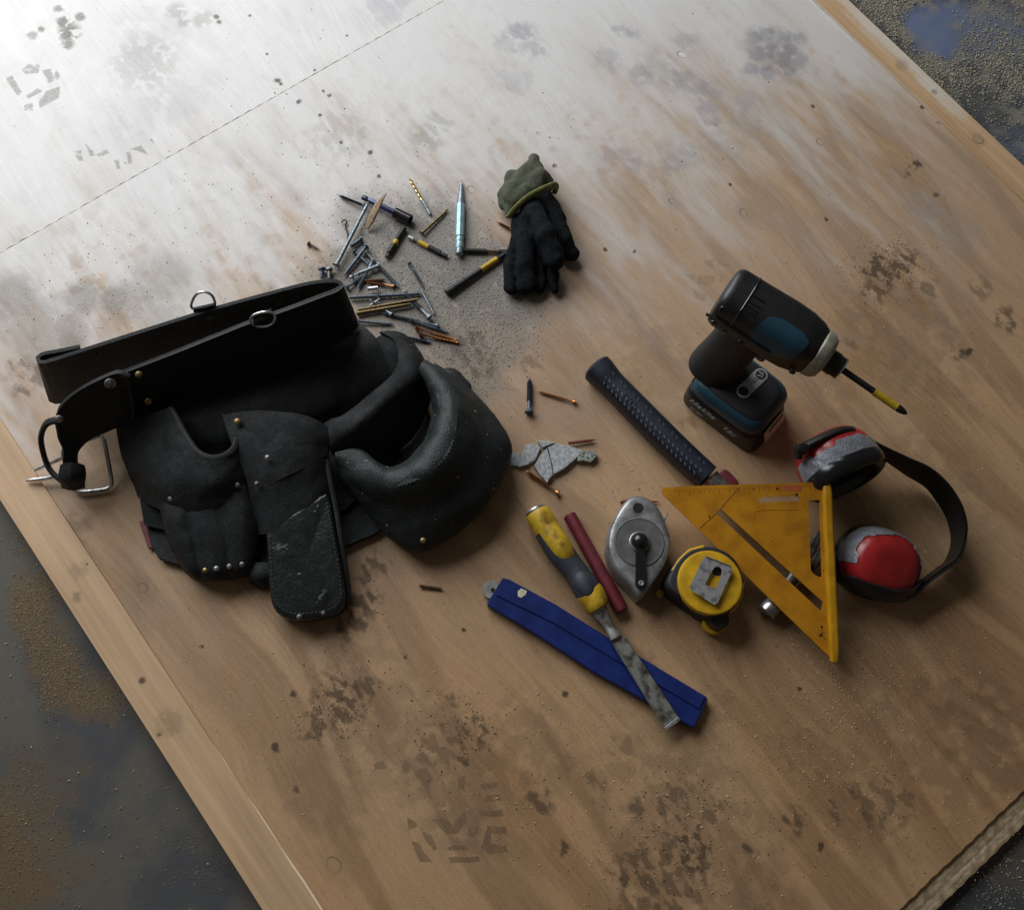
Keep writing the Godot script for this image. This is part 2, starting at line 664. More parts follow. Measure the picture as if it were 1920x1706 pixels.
func flat_slab(s: Shape, a: float, b: float, c: float, d: float, y0: float, y1: float, wobble := 0.0, seed := 1, slope := 0.0) -> void:   # s a..b, t c..d; uv over the rectangle; wobble roughens the ends at b
	var n := 1 if wobble == 0.0 else 150
	var no := FastNoiseLite.new()
	no.seed = seed
	no.frequency = 0.02
	no.fractal_octaves = 5
	var p := PackedVector3Array()
	var q := PackedVector2Array()
	for y in [y1, y0]:
		for i in n + 1:
			var t := lerpf(c, d, i / float(n))
			var e := b
			if wobble > 0.0: e += no.get_noise_1d(t * 1000.0) * wobble + (0.0008 if i % 2 == 0 else 0.0)
			p.append(bd(a, t, y))
			q.append(Vector2((t - t0) * per / W, (a - s0) * per / Hh))
			if y == y0: e += slope
			p.append(bd(e, t, y))
			q.append(Vector2((t - t0) * per / W, (e - s0) * per / Hh))
	var idx := PackedInt32Array()
	var N := (n + 1) * 2
	for i in n:
		var k := i * 2
		idx.append_array([k, k + 1, k + 2, k + 2, k + 1, k + 3])
		idx.append_array([N + k, N + k + 2, N + k + 1, N + k + 2, N + k + 3, N + k + 1])
		idx.append_array([k, k + 2, N + k, N + k, k + 2, N + k + 2])
		idx.append_array([k + 1, N + k + 1, k + 3, k + 3, N + k + 1, N + k + 3])
	idx.append_array([0, N, 1, 1, N, N + 1])
	var k := n * 2
	idx.append_array([k, k + 1, N + k, N + k, k + 1, N + k + 1])
	s.push(p, idx, q)

# ---------------------------------------------------------------- loose grains
func grain_mesh(seed: int, flat: float) -> ArrayMesh:
	var s := Shape.new()
	rng.seed = seed
	var rings := []
	for z in [-0.5, 0.0, 0.5]:
		var r := PackedVector3Array()
		for k in 5:
			var g := TAU * k / 5.0
			var w := (0.5 if z == 0.0 else 0.28) * rng.randf_range(0.7, 1.25)
			r.append(Vector3(cos(g) * w, z * flat * rng.randf_range(0.8, 1.2), sin(g) * w * 0.75))
		rings.append(r)
	loft(s, rings)
	return s.commit(Vector3.ZERO, 20.0)

func scatter(called: String, label: String, category: String, m: Material, mesh: ArrayMesh, spots: Array, y: float, seed: int, lo := 0.0006, hi := 0.0022, tones := [0.6, 1.3], keep_off := []) -> void:   # spots: x, y, spread mm, count
	rng.seed = seed
	var where := []
	for sp in spots:
		for i in sp[3]:
			var c := at(sp[0], sp[1], y * 1000.0)
			var r: float = sp[2] * 0.001 * sqrt(absf(rng.randfn(0.0, 0.6)))
			var g := rng.randf() * TAU
			var spot := c + Vector3(cos(g) * r, 0, sin(g) * r)
			if keep_off and spot.distance_to(keep_off[0]) < keep_off[1] * rng.randf_range(0.8, 1.15): continue
			where.append(spot)
	var mm := MultiMesh.new()
	mm.transform_format = MultiMesh.TRANSFORM_3D
	mm.use_colors = true
	mm.mesh = mesh
	mm.instance_count = where.size()
	for i in where.size():
		var k := lerpf(lo, hi, pow(rng.randf(), 2.6))
		var bs := Basis(Vector3.UP, rng.randf() * TAU) * Basis(Vector3.RIGHT, rng.randf_range(-0.4, 0.4)) * Basis.from_scale(Vector3(k * rng.randf_range(0.7, 1.8), k, k))
		mm.set_instance_transform(i, Transform3D(bs, where[i] + Vector3(0, k * 0.2, 0)))
		var c := rng.randf_range(tones[0], tones[1])
		mm.set_instance_color(i, Color(c, c * rng.randf_range(0.95, 1.02), c * rng.randf_range(0.85, 1.0)))
	var o := MultiMeshInstance3D.new()
	o.name = numbered(called)
	o.multimesh = mm
	o.material_override = m
	add_child(o, true)
	tag(o, label, category)
	o.set_meta("kind", "stuff")

func near_stains() -> void:
	var na := noise_px(W, Hh, 0.055, 1, 1.4, 301, 6)
	var nb := noise_px(W, Hh, 0.03, 1, 1, 302, 5)
	var nc := noise_px(W, Hh, 0.20, 1, 1, 303, 3)
	var nd := noise_px(W, Hh, 0.06, 1, 1.6, 304, 6)
	# brown dirt trodden in by boots
	for q in [[640, 1310, 48, .9], [600, 1360, 30, .8], [690, 1290, 26, .8], [830, 1400, 52, .62], [790, 1440, 40, .6], [890, 1370, 26, .9], [870, 1420, 20, .9],
		[1240, 1640, 85, .75], [1290, 1590, 46, .95], [1210, 1690, 60, .7], [1200, 1520, 24, .8], [1270, 1510, 40, .75], [1330, 1520, 26, .7], [1050, 1590, 15, 1.0], [1010, 1500, 24, .8], [1110, 1470, 26, .6],
		[1490, 1540, 26, .8], [1560, 1520, 24, .7], [1600, 1480, 20, .6], [1670, 1500, 46, .62], [1640, 1520, 36, .7], [1730, 540, 34, .6],
		[1650, 505, 46, .95], [1690, 490, 36, .9], [1640, 545, 30, .8], [1890, 600, 28, .8], [1840, 540, 26, .5], [1720, 310, 15, 1.], [1700, 325, 9, 1.], [1755, 230, 8, 1.], [1525, 200, 7, 1.], [1755, 365, 7, .9],
		[680, 1120, 36, .85], [660, 1170, 30, .8], [700, 1060, 28, .7], [640, 1190, 22, .8], [1170, 1400, 26, .5], [840, 1310, 20, .7], [1670, 1330, 40, .35], [1500, 1400, 50, .3],
		[1180, 1650, 20, .9], [1400, 1590, 12, .9], [1540, 1590, 6, 1.], [1465, 640, 14, .6], [1800, 660, 18, .9], [1600, 640, 18, .5], [1210, 1250, 24, .4], [1350, 1330, 50, .25],
		[515, 1400, 9, 1.], [375, 1292, 5, 1.], [555, 1480, 8, .8], [900, 690, 30, .55], [880, 650, 36, .6], [1000, 680, 20, .4], [80, 700, 26, .6], [45, 725, 20, .6], [30, 690, 26, .45], [1290, 790, 18, .5]]:
		stamp("dirt", q[0], q[1], q[2], q[3] * 0.9, na if int(q[0]) % 3 == 0 else nd, 0.60, 0.17)
	for q in [[1450, 100, 52, .30], [1240, 130, 40, .2], [1600, 1500, 70, .25], [1850, 1380, 90, .35], [1760, 1440, 60, .3], [1000, 1400, 60, .3], [620, 1500, 60, .2], [1250, 700, 90, .16], [1500, 720, 90, .2], [1700, 620, 100, .25], [1750, 900, 80, .2],
		[700, 1330, 90, .25], [1300, 1560, 120, .3], [850, 1450, 90, .3], [150, 990, 20, .35], [1660, 1350, 60, .2]]:
		stamp("dirt", q[0], q[1], q[2], q[3], nb, 0.45, 0.2, 1.5)
	# grey dust under the screws
	for q in [[720, 440, 60, .75], [800, 470, 90, .9], [880, 530, 80, .95], [700, 520, 70, .9], [780, 590, 70, .9], [940, 560, 60, .85], [860, 640, 50, .8], [930, 640, 50, .7], [620, 520, 40, .5], [680, 400, 40, .5], [850, 430, 50, .6], [900, 700, 40, .6], [1000, 560, 40, .5],
		[300, 520, 40, .35], [250, 560, 34, .4], [215, 560, 22, .6], [60, 600, 40, .4], [150, 560, 26, .5], [120, 620, 30, .45], [90, 640, 40, .45], [20, 560, 40, .5], [130, 640, 20, .6], [300, 600, 30, .3]]:
		stamp("grey", q[0], q[1], q[2] * 1.25, q[3] * 1.05, nd, 0.20, 0.34)
	for q in [[640, 250, 60, .35], [800, 260, 34, .5], [820, 230, 30, .5], [1240, 320, 40, .35], [1190, 340, 40, .3], [1400, 240, 50, .4], [560, 370, 26, .2], [1040, 280, 10, .4], [1350, 270, 60, .3], [1560, 260, 26, .3]]:
		stamp("grey", q[0], q[1], q[2], q[3] * 0.7, nd, 0.54, 0.2)
	# worn bluish paint
	for q in [[975, 60, 30, .75], [950, 80, 30, .5], [1000, 90, 26, .5], [1160, 55, 16, .5], [1185, 60, 16, .6], [1140, 110, 30, .4], [1200, 140, 26, .5], [1280, 150, 30, .5], [1320, 170, 34, .6], [1330, 210, 30, .55], [1290, 80, 30, .4], [1150, 290, 36, .35], [1270, 290, 40, .35], [1180, 300, 30, .4], [1400, 190, 30, .3], [1800, 430, 50, .3], [1740, 390, 40, .3], [960, 150, 40, .3]]:
		stamp("blue", q[0], q[1], q[2], q[3] * 0.85, nd, 0.46, 0.22)
	for q in [[1415, 70, 13], [1440, 62, 14], [1470, 68, 14], [1500, 72, 12], [1480, 92, 14], [1420, 100, 15], [1450, 96, 15], [1500, 110, 13], [1410, 130, 13], [1440, 135, 13], [1475, 130, 14], [1470, 110, 15]]:
		stamp("blue", q[0], q[1], q[2] * 1.35, .62, nd, 0.34, 0.2)
	# pale scuffs
	for q in [[640, 320, 90, .5], [420, 400, 100, .45], [200, 470, 90, .5], [120, 540, 46, .55], [860, 200, 110, .4], [1050, 230, 80, .4], [1150, 220, 70, .3], [900, 60, 60, .35], [700, 180, 70, .4], [1280, 100, 8, .9], [1370, 60, 50, .3], [330, 590, 50, .35], [1380, 130, 26, .3], [1560, 120, 50, .3]]:
		stamp("pale", q[0], q[1], q[2], q[3], nb, 0.46, 0.14, 1.6)
	# soles
	for q in [[810, 1535, 833, 1530, 848, 1545, 842, 1560, 856, 1535, 872, 1520, 876, 1533, 858, 1562, 838, 1564], [836, 1590, 846, 1583, 874, 1583, 878, 1592, 840, 1593], [840, 1606, 895, 1604, 900, 1614, 846, 1617], [880, 1547, 899, 1545, 895, 1562, 884, 1570, 877, 1562],
		[914, 1546, 948, 1548, 949, 1563, 922, 1560, 920, 1580, 948, 1583, 951, 1596, 915, 1600, 901, 1588], [897, 1520, 942, 1516, 944, 1530, 900, 1528], [910, 1490, 938, 1487, 942, 1500, 906, 1502], [790, 1557, 808, 1562, 820, 1590, 812, 1594, 796, 1570], [770, 1575, 784, 1578, 798, 1600, 812, 1615, 786, 1613],
		[762, 1530, 780, 1540, 782, 1548, 765, 1555], [860, 1455, 872, 1452, 870, 1480, 858, 1475], [900, 1470, 935, 1462, 930, 1475, 905, 1480], [700, 1430, 720, 1425, 725, 1440, 703, 1440]]:
		patch("dirt", q, .52, na, 0.24)
	for q in [[1310, 513, 1342, 517, 1336, 536, 1306, 531], [1300, 540, 1325, 552, 1320, 565, 1303, 556], [1318, 490, 1340, 483, 1370, 498, 1330, 499], [1280, 512, 1302, 514, 1300, 528], [1350, 512, 1362, 515, 1350, 530]]:
		patch("dirt", q, .22, na, 0.4)
	for q in [[1410, 60, 1440, 55, 1440, 72, 1412, 78], [1450, 58, 1500, 64, 1500, 80, 1452, 74]]:
		patch("blue", q, .35, nb, 0.3)
	# knots and small round marks
	for q in [[267, 1101, 9], [626, 1620, 12], [1395, 398, 9], [884, 355, 9], [1279, 102, 10], [1538, 266, 8], [1260, 376, 6], [1010, 250, 4], [1832, 264, 9]]:
		ring("ring", q[0], q[1], q[2] * 0.5, .6, 0.8)
	for q in [[268, 1275, 4], [1540, 1584, 3], [560, 190, 3], [617, 178, 2.5], [606, 170, 2], [600, 215, 2], [695, 285, 3], [710, 330, 2.5], [640, 266, 2.2], [1135, 467, 2.5], [1190, 470, 2], [310, 1430, 3], [1815, 660, 4], [1820, 655, 3], [1060, 1300, 3], [1730, 200, 3], [550, 1300, 3], [1370, 345, 2], [1550, 410, 2.5], [1040, 310, 2.4], [380, 1210, 2], [870, 1180, 2], [760, 1230, 2], [1500, 1290, 2]]:
		stamp("ring", q[0], q[1], q[2] * 1.8, 1.0, nc, 0.38, 0.1)
	for q in [[267, 1101, 14], [626, 1620, 18], [1395, 398, 16], [1260, 376, 14], [1832, 264, 20], [150, 1075, 26], [315, 1370, 30], [230, 1150, 26]]:
		stamp("dirt", q[0], q[1], q[2], .20, nb, 0.2, 0.3, 2.2)

func far_stains() -> void:
	var na := noise_px(W, Hh, 0.07, 1, 1, 311, 4)
	var nb := noise_px(W, Hh, 0.03, 1, 1, 312, 5)
	for q in [[122, 40, 16, .9], [130, 60, 20, .9], [150, 30, 10, .8], [125, 82, 12, .8], [78, 52, 8, .8], [110, 15, 10, .7], [405, 30, 6, 1.], [410, 40, 5, 1.], [345, 40, 12, .4], [270, 115, 60, .25], [60, 65, 10, .6], [330, 20, 20, .35], [380, 35, 20, .35]]:
		stamp("grey", q[0], q[1], q[2], q[3], na, 0.42, 0.1)
	for q in [[230, 230, 70, .3], [170, 260, 40, .5], [300, 200, 50, .4], [350, 180, 50, .35], [400, 145, 30, .3], [720, 10, 50, .6], [740, -10, 40, .6], [560, 20, 60, .3], [280, 60, 70, .3], [330, 50, 40, .4], [160, 250, 30, .4], [680, 30, 40, .3]]:
		stamp("blue", q[0], q[1], q[2], q[3] * .6, nb, 0.46, 0.16)
	for q in [[100, 200, 120, .6], [500, 100, 140, .5], [20, 300, 120, .6], [20, 60, 100, .6], [600, 60, 100, .4]]:
		stamp("pale", q[0], q[1], q[2], q[3], nb, 0.44, 0.16, 1.4)
	for q in [[40, 130, 52, 118, 76, 122, 70, 136, 48, 138], [78, 130, 92, 128, 104, 145, 92, 155], [10, 145, 22, 140, 40, 172, 30, 178], [48, 178, 70, 165, 78, 170, 52, 184], [88, 168, 112, 160, 110, 182, 74, 202, 72, 190], [44, 196, 60, 192, 62, 206, 46, 206], [104, 130, 112, 138, 108, 150, 100, 142],
		[138, 282, 150, 280, 156, 300, 146, 300], [160, 266, 178, 290, 168, 292], [178, 290, 200, 278, 204, 286, 186, 292], [236, 285, 244, 283, 248, 305, 240, 306], [244, 278, 264, 270, 276, 288, 262, 284], [214, 300, 222, 298, 226, 316, 218, 316], [280, 262, 284, 258, 288, 268], [298, 318, 312, 302, 318, 312]]:
		patch("grey", q, .55, na, 0.34)
	for q in [[520, 150, 3.5], [526, 156, 2], [500, 100, 2], [650, 65, 1.5], [468, 28, 1.5], [590, 130, 1.5]]:
		stamp("ring", q[0], q[1], q[2] * 1.8, 1.0, na, 0.36, 0.1)

func far_away() -> void: pass

func strip_stains() -> void:
	var nb := noise_px(W, Hh, 0.05, 1, 1, 322, 5)
	for q in [[268, 1276, 5, 1.], [150, 1070, 14, .3], [320, 1355, 22, .3], [300, 1378, 4, .8], [145, 1120, 8, .5], [1832, 264, 16, .25], [164, 1059, 2.5, 1.], [1690, 125, 14, .3], [1750, 175, 6, .5]]:
		stamp("dirt", q[0], q[1], q[2], q[3], nb, 0.35, 0.2)
	ring("ring", 1832, 264, 5.5, .6)
	for q in [[1640, 60, 22, .8], [1700, 120, 16, .8], [1740, 170, 12, .8], [1610, 20, 20, .8], [1670, 90, 18, .8], [1770, 200, 12, .6], [1590, 0, 22, .8]]:
		stamp("pale", q[0] + 6, q[1] - 6, q[2] * 1.3, q[3] * .8, nb, 0.22, 0.2, 3.0)

func set_canvas(sa: float, ta: float, sb: float, tb: float, k: float) -> void:
	s0 = sa
	t0 = ta
	per = k
	W = int((tb - ta) * k)
	Hh = int((sb - sa) * k)

func floor_paint() -> Array:
	W = 1050
	Hh = 1050
	var a := noise_px(W, Hh, 0.014, 1, 1, 401, 3)
	var b := noise_px(W, Hh, 0.07, 1, 1, 402, 5)
	var g := noise_px(W, Hh, 0.3, 1, 1, 403, 3)
	var lut := to_srgb_table()
	var px := PackedByteArray()
	px.resize(W * Hh * 3)
	var blots := []
	var blue := Color(.105, .14, .235)
	var brown := Color(.115, .075, .036)
	for q in [[1745, 45, .035, blue], [1760, 80, .030, blue], [1790, 25, .022, blue], [1715, 45, .016, blue], [1860, 60, .05, Color(.12, .14, .19)], [1870, 290, .06, Color(.085, .10, .135)], [1830, 200, .05, Color(.05, .052, .055)],
		[62, 1115, .026, brown], [66, 1170, .022, brown], [100, 1240, .028, brown], [125, 1290, .024, brown], [195, 1310, .024, brown], [15, 1540, .05, brown], [25, 1640, .05, brown], [90, 1450, .04, Color(.085, .07, .05)]]: blots.append([at(q[0], q[1], FLOOR_Y * 1000.0), q[2], q[3]])
	for j in Hh:
		for i in W:
			var p := j * W + i
			var pos := Vector3((i / float(W) - 0.5) * 2.8, FLOOR_Y, (j / float(Hh) - 0.5) * 2.8)
			var x := a[p] / 255.0
			var y := b[p] / 255.0
			var z := g[p] / 255.0
			var k := smoothstep(0.40, 0.62, x * 0.85 + y * 0.15)        # bare concrete, damp and dark, or sandy
			var r := lerpf(0.052, 0.090, k) * (0.88 + 0.24 * z)
			var gr := lerpf(0.054, 0.082, k) * (0.88 + 0.24 * z)
			var bl := lerpf(0.058, 0.066, k) * (0.88 + 0.24 * z)
			var sandy := smoothstep(0.1, 0.45, pos.x - pos.z - 0.55) * smoothstep(0.35, 0.6, y)
			r = lerpf(r, 0.19, sandy); gr = lerpf(gr, 0.172, sandy); bl = lerpf(bl, 0.138, sandy)
			for q in blots:
				var d: float = pos.distance_to(q[0]) / q[1]
				var e := smoothstep(1.5, 0.3, d + (y - 0.5) * 1.3 + (z - 0.5) * 0.5)
				if e > 0.0:
					r = lerpf(r, q[2].r, e * 0.85); gr = lerpf(gr, q[2].g, e * 0.85); bl = lerpf(bl, q[2].b, e * 0.85)
			var q2 := p * 3
			px[q2] = lut[clampi(int(r * 4096), 0, 4096)]
			px[q2 + 1] = lut[clampi(int(gr * 4096), 0, 4096)]
			px[q2 + 2] = lut[clampi(int(bl * 4096), 0, 4096)]
	return [ImageTexture.create_from_image(Image.create_from_data(W, Hh, false, Image.FORMAT_RGB8, px))]

func build_setting() -> void:
	# concrete floor
	var fl := MeshInstance3D.new()
	fl.name = "floor"
	var pm := PlaneMesh.new()
	pm.size = Vector2(2.8, 2.8) * 3.0
	fl.mesh = pm
	var fm := StandardMaterial3D.new()
	fm.albedo_texture = floor_paint()[0]
	fm.uv1_scale = Vector3(3, 3, 1)
	fm.uv1_offset = Vector3(-1, -1, 0)
	fm.roughness = 0.8
	fl.material_override = fm
	fl.position.y = FLOOR_Y
	fl.set_meta("kind", "structure")
	fl.set_meta("label", "dark stained concrete floor around the plywood")
	add_child(fl)
	# sheets of plywood
	set_canvas(-0.306, 0.0, 0.846, 1.21, 1180.0)
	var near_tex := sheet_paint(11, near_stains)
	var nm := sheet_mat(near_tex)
	var raw := mat("raw_ply", .80, .65, .45, .85, 0, noise_tex(0.02, Color(.75, .72, .68), Color.WHITE, 21, 4, 256), null, 14.0)
	var raw2 := mat("raw_ply_dark", .66, .50, .32, .85, 0, noise_tex(0.02, Color(.75, .72, .68), Color.WHITE, 23, 4, 256), null, 14.0)
	var p := thing("plywood_sheet", "worn brown plywood sheet carrying all the tools, bootprints in its dirt", "plywood sheet", bd(0.25, 0.6, FLOOR_Y + 0.001))
	var s := Shape.new()
	flat_slab(s, -0.306, 0.834, 0.0, 1.21, -0.0028, 0.0, 0.0007, 5, 0.0035)
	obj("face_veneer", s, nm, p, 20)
	for k in 5:
		s = Shape.new()
		var e := 0.8362 + 0.0058 * k
		var y1 := -0.0029 - 0.0016 * k
		flat_slab(s, -0.306, e, 0.0015, 1.2085, y1 - 0.00155 if k < 4 else -0.018, y1, 0.0004 + 0.0003 * (k % 2), 31 + k, 0.0058 if k < 4 else 0.001)
		obj("ply", s, raw if k % 2 == 0 else raw2, p, 20)
	set_canvas(-1.25, 0.0, -0.3075, 1.21, 850.0)
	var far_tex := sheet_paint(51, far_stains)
	p = thing("plywood_sheet", "pale dusty plywood sheet butted against the far edge of the one with the tools", "plywood sheet", bd(-0.7, 0.6, FLOOR_Y + 0.001))
	s = Shape.new()
	flat_slab(s, -1.25, -0.3073, 0.0, 1.21, -0.0028, -0.0003, 0.0007, 15)
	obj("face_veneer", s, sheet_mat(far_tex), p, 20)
	s = Shape.new()
	flat_slab(s, -1.25, -0.3085, 0.0015, 1.2085, -0.0178, -0.0029)
	obj("ply", s, raw2, p, 20)
	# thin strips along both sides
	var clean := mat("clean_wood", .80, .66, .46, .7)
	for q in [[0.0, 0.037, "pale timber strip along the plywood edge beside the sandy floor"], [1.168, 1.2115, "pale timber strip along the plywood edge under the belt buckle"]]:
		set_canvas(-0.306, q[0], 0.846, q[1], 1500.0)
		var tx := strip_paint(71 if q[0] == 0.0 else 72)
		s = Shape.new()
		flat_slab(s, -0.3055, 0.8355, q[0] - 0.0004 if q[0] == 0.0 else q[0], q[1], 0.0002, 0.0036)
		var o := thing("timber_strip", q[2], "timber strip", bd(0.26, (q[0] + q[1]) / 2, 0.0002))
		obj("board", s, sheet_mat(tx), o, 20)
		s = Shape.new()
		var edge: float = q[1] - 0.0002 if q[0] == 0.0 else q[0] + 0.0004
		var line := PackedVector3Array()
		for k in 30: line.append(bd(lerpf(-0.30, 0.832, k / 29.0) if q[0] == 0.0 else lerpf(0.27, 0.832, k / 29.0), edge + 0.0004 * sin(k * 1.7), 0.0022))
		var rad := []
		for k in 30: rad.append(lerpf(0.0003, 0.0016, minf(1.0, k / 9.0)))
		tube(s, line, rad, 8)
		if q[0] > 0.0: obj("clean_edge", s, clean, o)

func strip_paint(seed: int) -> Array:
	for n in ["dirt", "grey", "blue", "pale", "ring"]: layer(n)
	strip_stains()
	var fine := noise_px(W, Hh, 0.10, 1, 26, seed, 3)
	var bands := noise_px(W, Hh, 0.03, 1, 20, seed + 1, 2)
	var cl := noise_px(W, Hh, 0.01, 1, 3, seed + 2, 4)
	var lut := to_srgb_table()
	var px := PackedByteArray()
	px.resize(W * Hh * 3)
	var ro := PackedByteArray()
	ro.resize(W * Hh)
	for p in W * Hh:
		var tone := 0.45 * bands[p] / 255.0 + 0.3 * fine[p] / 255.0 + 0.25 * cl[p] / 255.0
		var r := lerpf(0.36, 0.62, tone)
		var g := lerpf(0.225, 0.42, tone)
		var b := lerpf(0.115, 0.245, tone)
		var k: float = layers.pale[p]
		r = lerpf(r, 0.62, k); g = lerpf(g, 0.60, k); b = lerpf(b, 0.55, k)
		k = layers.dirt[p]
		r = lerpf(r, 0.10, k); g = lerpf(g, 0.06, k); b = lerpf(b, 0.035, k)
		k = layers.ring[p]
		r = lerpf(r, 0.10, k); g = lerpf(g, 0.06, k); b = lerpf(b, 0.035, k)
		px[p * 3] = lut[int(r * 4096)]
		px[p * 3 + 1] = lut[int(g * 4096)]
		px[p * 3 + 2] = lut[int(b * 4096)]
		ro[p] = 130 + fine[p] / 5
	var rm := Image.create_from_data(W, Hh, false, Image.FORMAT_L8, fine)
	rm.convert(Image.FORMAT_RGBA8)
	rm.bump_map_to_normal_map(0.8)
	return [ImageTexture.create_from_image(Image.create_from_data(W, Hh, false, Image.FORMAT_RGB8, px)), ImageTexture.create_from_image(rm), ImageTexture.create_from_image(Image.create_from_data(W, Hh, false, Image.FORMAT_L8, ro))]

func dusty(seed: int, low: Color, high: Color, amount: float) -> ImageTexture:     # leather or rubber with rubbed-in plaster dust
	var n := 512
	var a := noise_px(n, n, 0.02, 1, 1, seed, 5)
	var b := noise_px(n, n, 0.12, 1, 1, seed + 1, 4)
	var c := noise_px(n, n, 0.35, 1, 1, seed + 2, 2)
	var im := Image.create_empty(n, n, false, Image.FORMAT_RGB8)
	for y in n:
		for x in n:
			var p := y * n + x
			var k := smoothstep(0.45, 0.8, a[p] / 255.0 * 0.6 + b[p] / 255.0 * 0.4) * 0.55 * amount
			k += smoothstep(0.86, 0.93, c[p] / 255.0) * smoothstep(0.4, 0.7, a[p] / 255.0) * 0.9 * amount
			var q := low.lerp(high, clampf(k, 0, 1))
			im.set_pixel(x, y, lin(q.r, q.g, q.b))
	return ImageTexture.create_from_image(im)

func make_materials() -> void:
	var grain := bump_tex(0.22, 61, 1.2)
	var soft := bump_tex(0.10, 62, 0.8)
	mat("leather", 1, 1, 1, 0.52, 0, dusty(501, Color(.022, .0235, .0245), Color(.062, .063, .063), 0.8), grain, 9.0, 0.25)
	mat("leather_worn", 1, 1, 1, 0.62, 0, dusty(505, Color(.020, .0215, .0215), Color(.06, .063, .062), 0.8), grain, 9.0, 0.4)
	mat("leather_green", 1, 1, 1, 0.58, 0, dusty(509, Color(.0135, .0185, .018), Color(.048, .056, .054), 0.8), grain, 7.0, 0.4)
	mat("leather_shiny", 1, 1, 1, 0.36, 0, dusty(513, Color(.0135, .016, .0165), Color(.06, .064, .064), 0.7), soft, 7.0, 0.5)
	mat("leather_edge_highlight", .045, .048, .048, 0.6)
	mat("plaster_spot", .17, .18, .175, 0.9)
	mat("thread", .075, .078, .078, 0.8)
	mat("leather_pale", .085, .09, .088, 0.8)
	mat("tag_red", .16, .012, .02, 0.5)
	var smudge := noise_tex(0.03, Color(.55, .55, .55), Color.WHITE, 63)
	mat("chrome", .75, .75, .75, 0.26, 0.8, smudge)
	mat("steel", .52, .52, .52, 0.4, 0.6, smudge)
	mat("steel_dark", .14, .14, .14, 0.5, 0.5)
	mat("brass", .52, .38, .16, 0.4, 0.6, smudge)
	mat("brass_dark", .20, .16, .09, 0.5, 0.5)

# ---------------------------------------------------------------- leather tool belt
func offset(p: PackedVector3Array, by: Vector3) -> PackedVector3Array:
	var r := PackedVector3Array()
	for q in p: r.append(q + by)
	return r

func stitch(t: Node3D, path: PackedVector3Array, n: Vector3) -> void:      # a row of thread stitches along a path
	var len := 0.0
	for i in path.size() - 1: len += path[i].distance_to(path[i + 1])
	var m := int(len / 0.0042) * 2
	var p := cr(path, m)
	var s := Shape.new()
	for i in range(0, m - 1, 2):
		var d := (p[i + 1] - p[i])
		block(s, (p[i] + p[i + 1]) * 0.5, d * 0.62, d.cross(n).normalized() * 0.00042, n.normalized() * 0.0004, 0.00012, 0.9, 6)
	obj("stitching", s, M.thread, t).set_meta("kind", "stuff")

func specks(s: Shape, on: Shape, n: int, seed: int) -> void:      # tiny spots of plaster on the upper faces of a shape
	rng.seed = seed
	var f := on.v.size() / 3
	var k := 0
	while k < n:
		var i := (rng.randi() % f) * 3
		var nn := (on.v[i + 2] - on.v[i]).cross(on.v[i + 1] - on.v[i]).normalized()
		if nn.y < 0.25: continue
		k += 1
		var r := 0.00030 + 0.0009 * pow(rng.randf(), 5.0)
		var fr := frame_of(nn)
		var c := (on.v[i] + on.v[i + 1] + on.v[i + 2]) / 3.0 + nn * 0.0003
		block(s, c, fr[0] * r * rng.randf_range(0.6, 2.0), fr[1] * r, nn * 0.0003, 0.0001, 0.9, 6)

func dome(s: Shape, c: Vector3, n: Vector3, r: float, h := 0.45) -> void:
	lathe(s, c - n.normalized() * 0.001, n, [[0.0, r * 0.6], [0.0, r], [0.0008, r], [0.001 + r * h * 0.6, r * 0.75], [0.001 + r * h, r * 0.3], [0.001 + r * h * 1.03, 0.0]], 12)

func eyelet(s: Shape, c: Vector3, n: Vector3, r: float) -> void:
	lathe(s, c - n.normalized() * 0.0005, n, [[0.0, r * 0.4], [0.0, r], [0.001, r], [0.0018, r * 0.85], [0.0018, r * 0.6], [0.0008, r * 0.48]], 12)

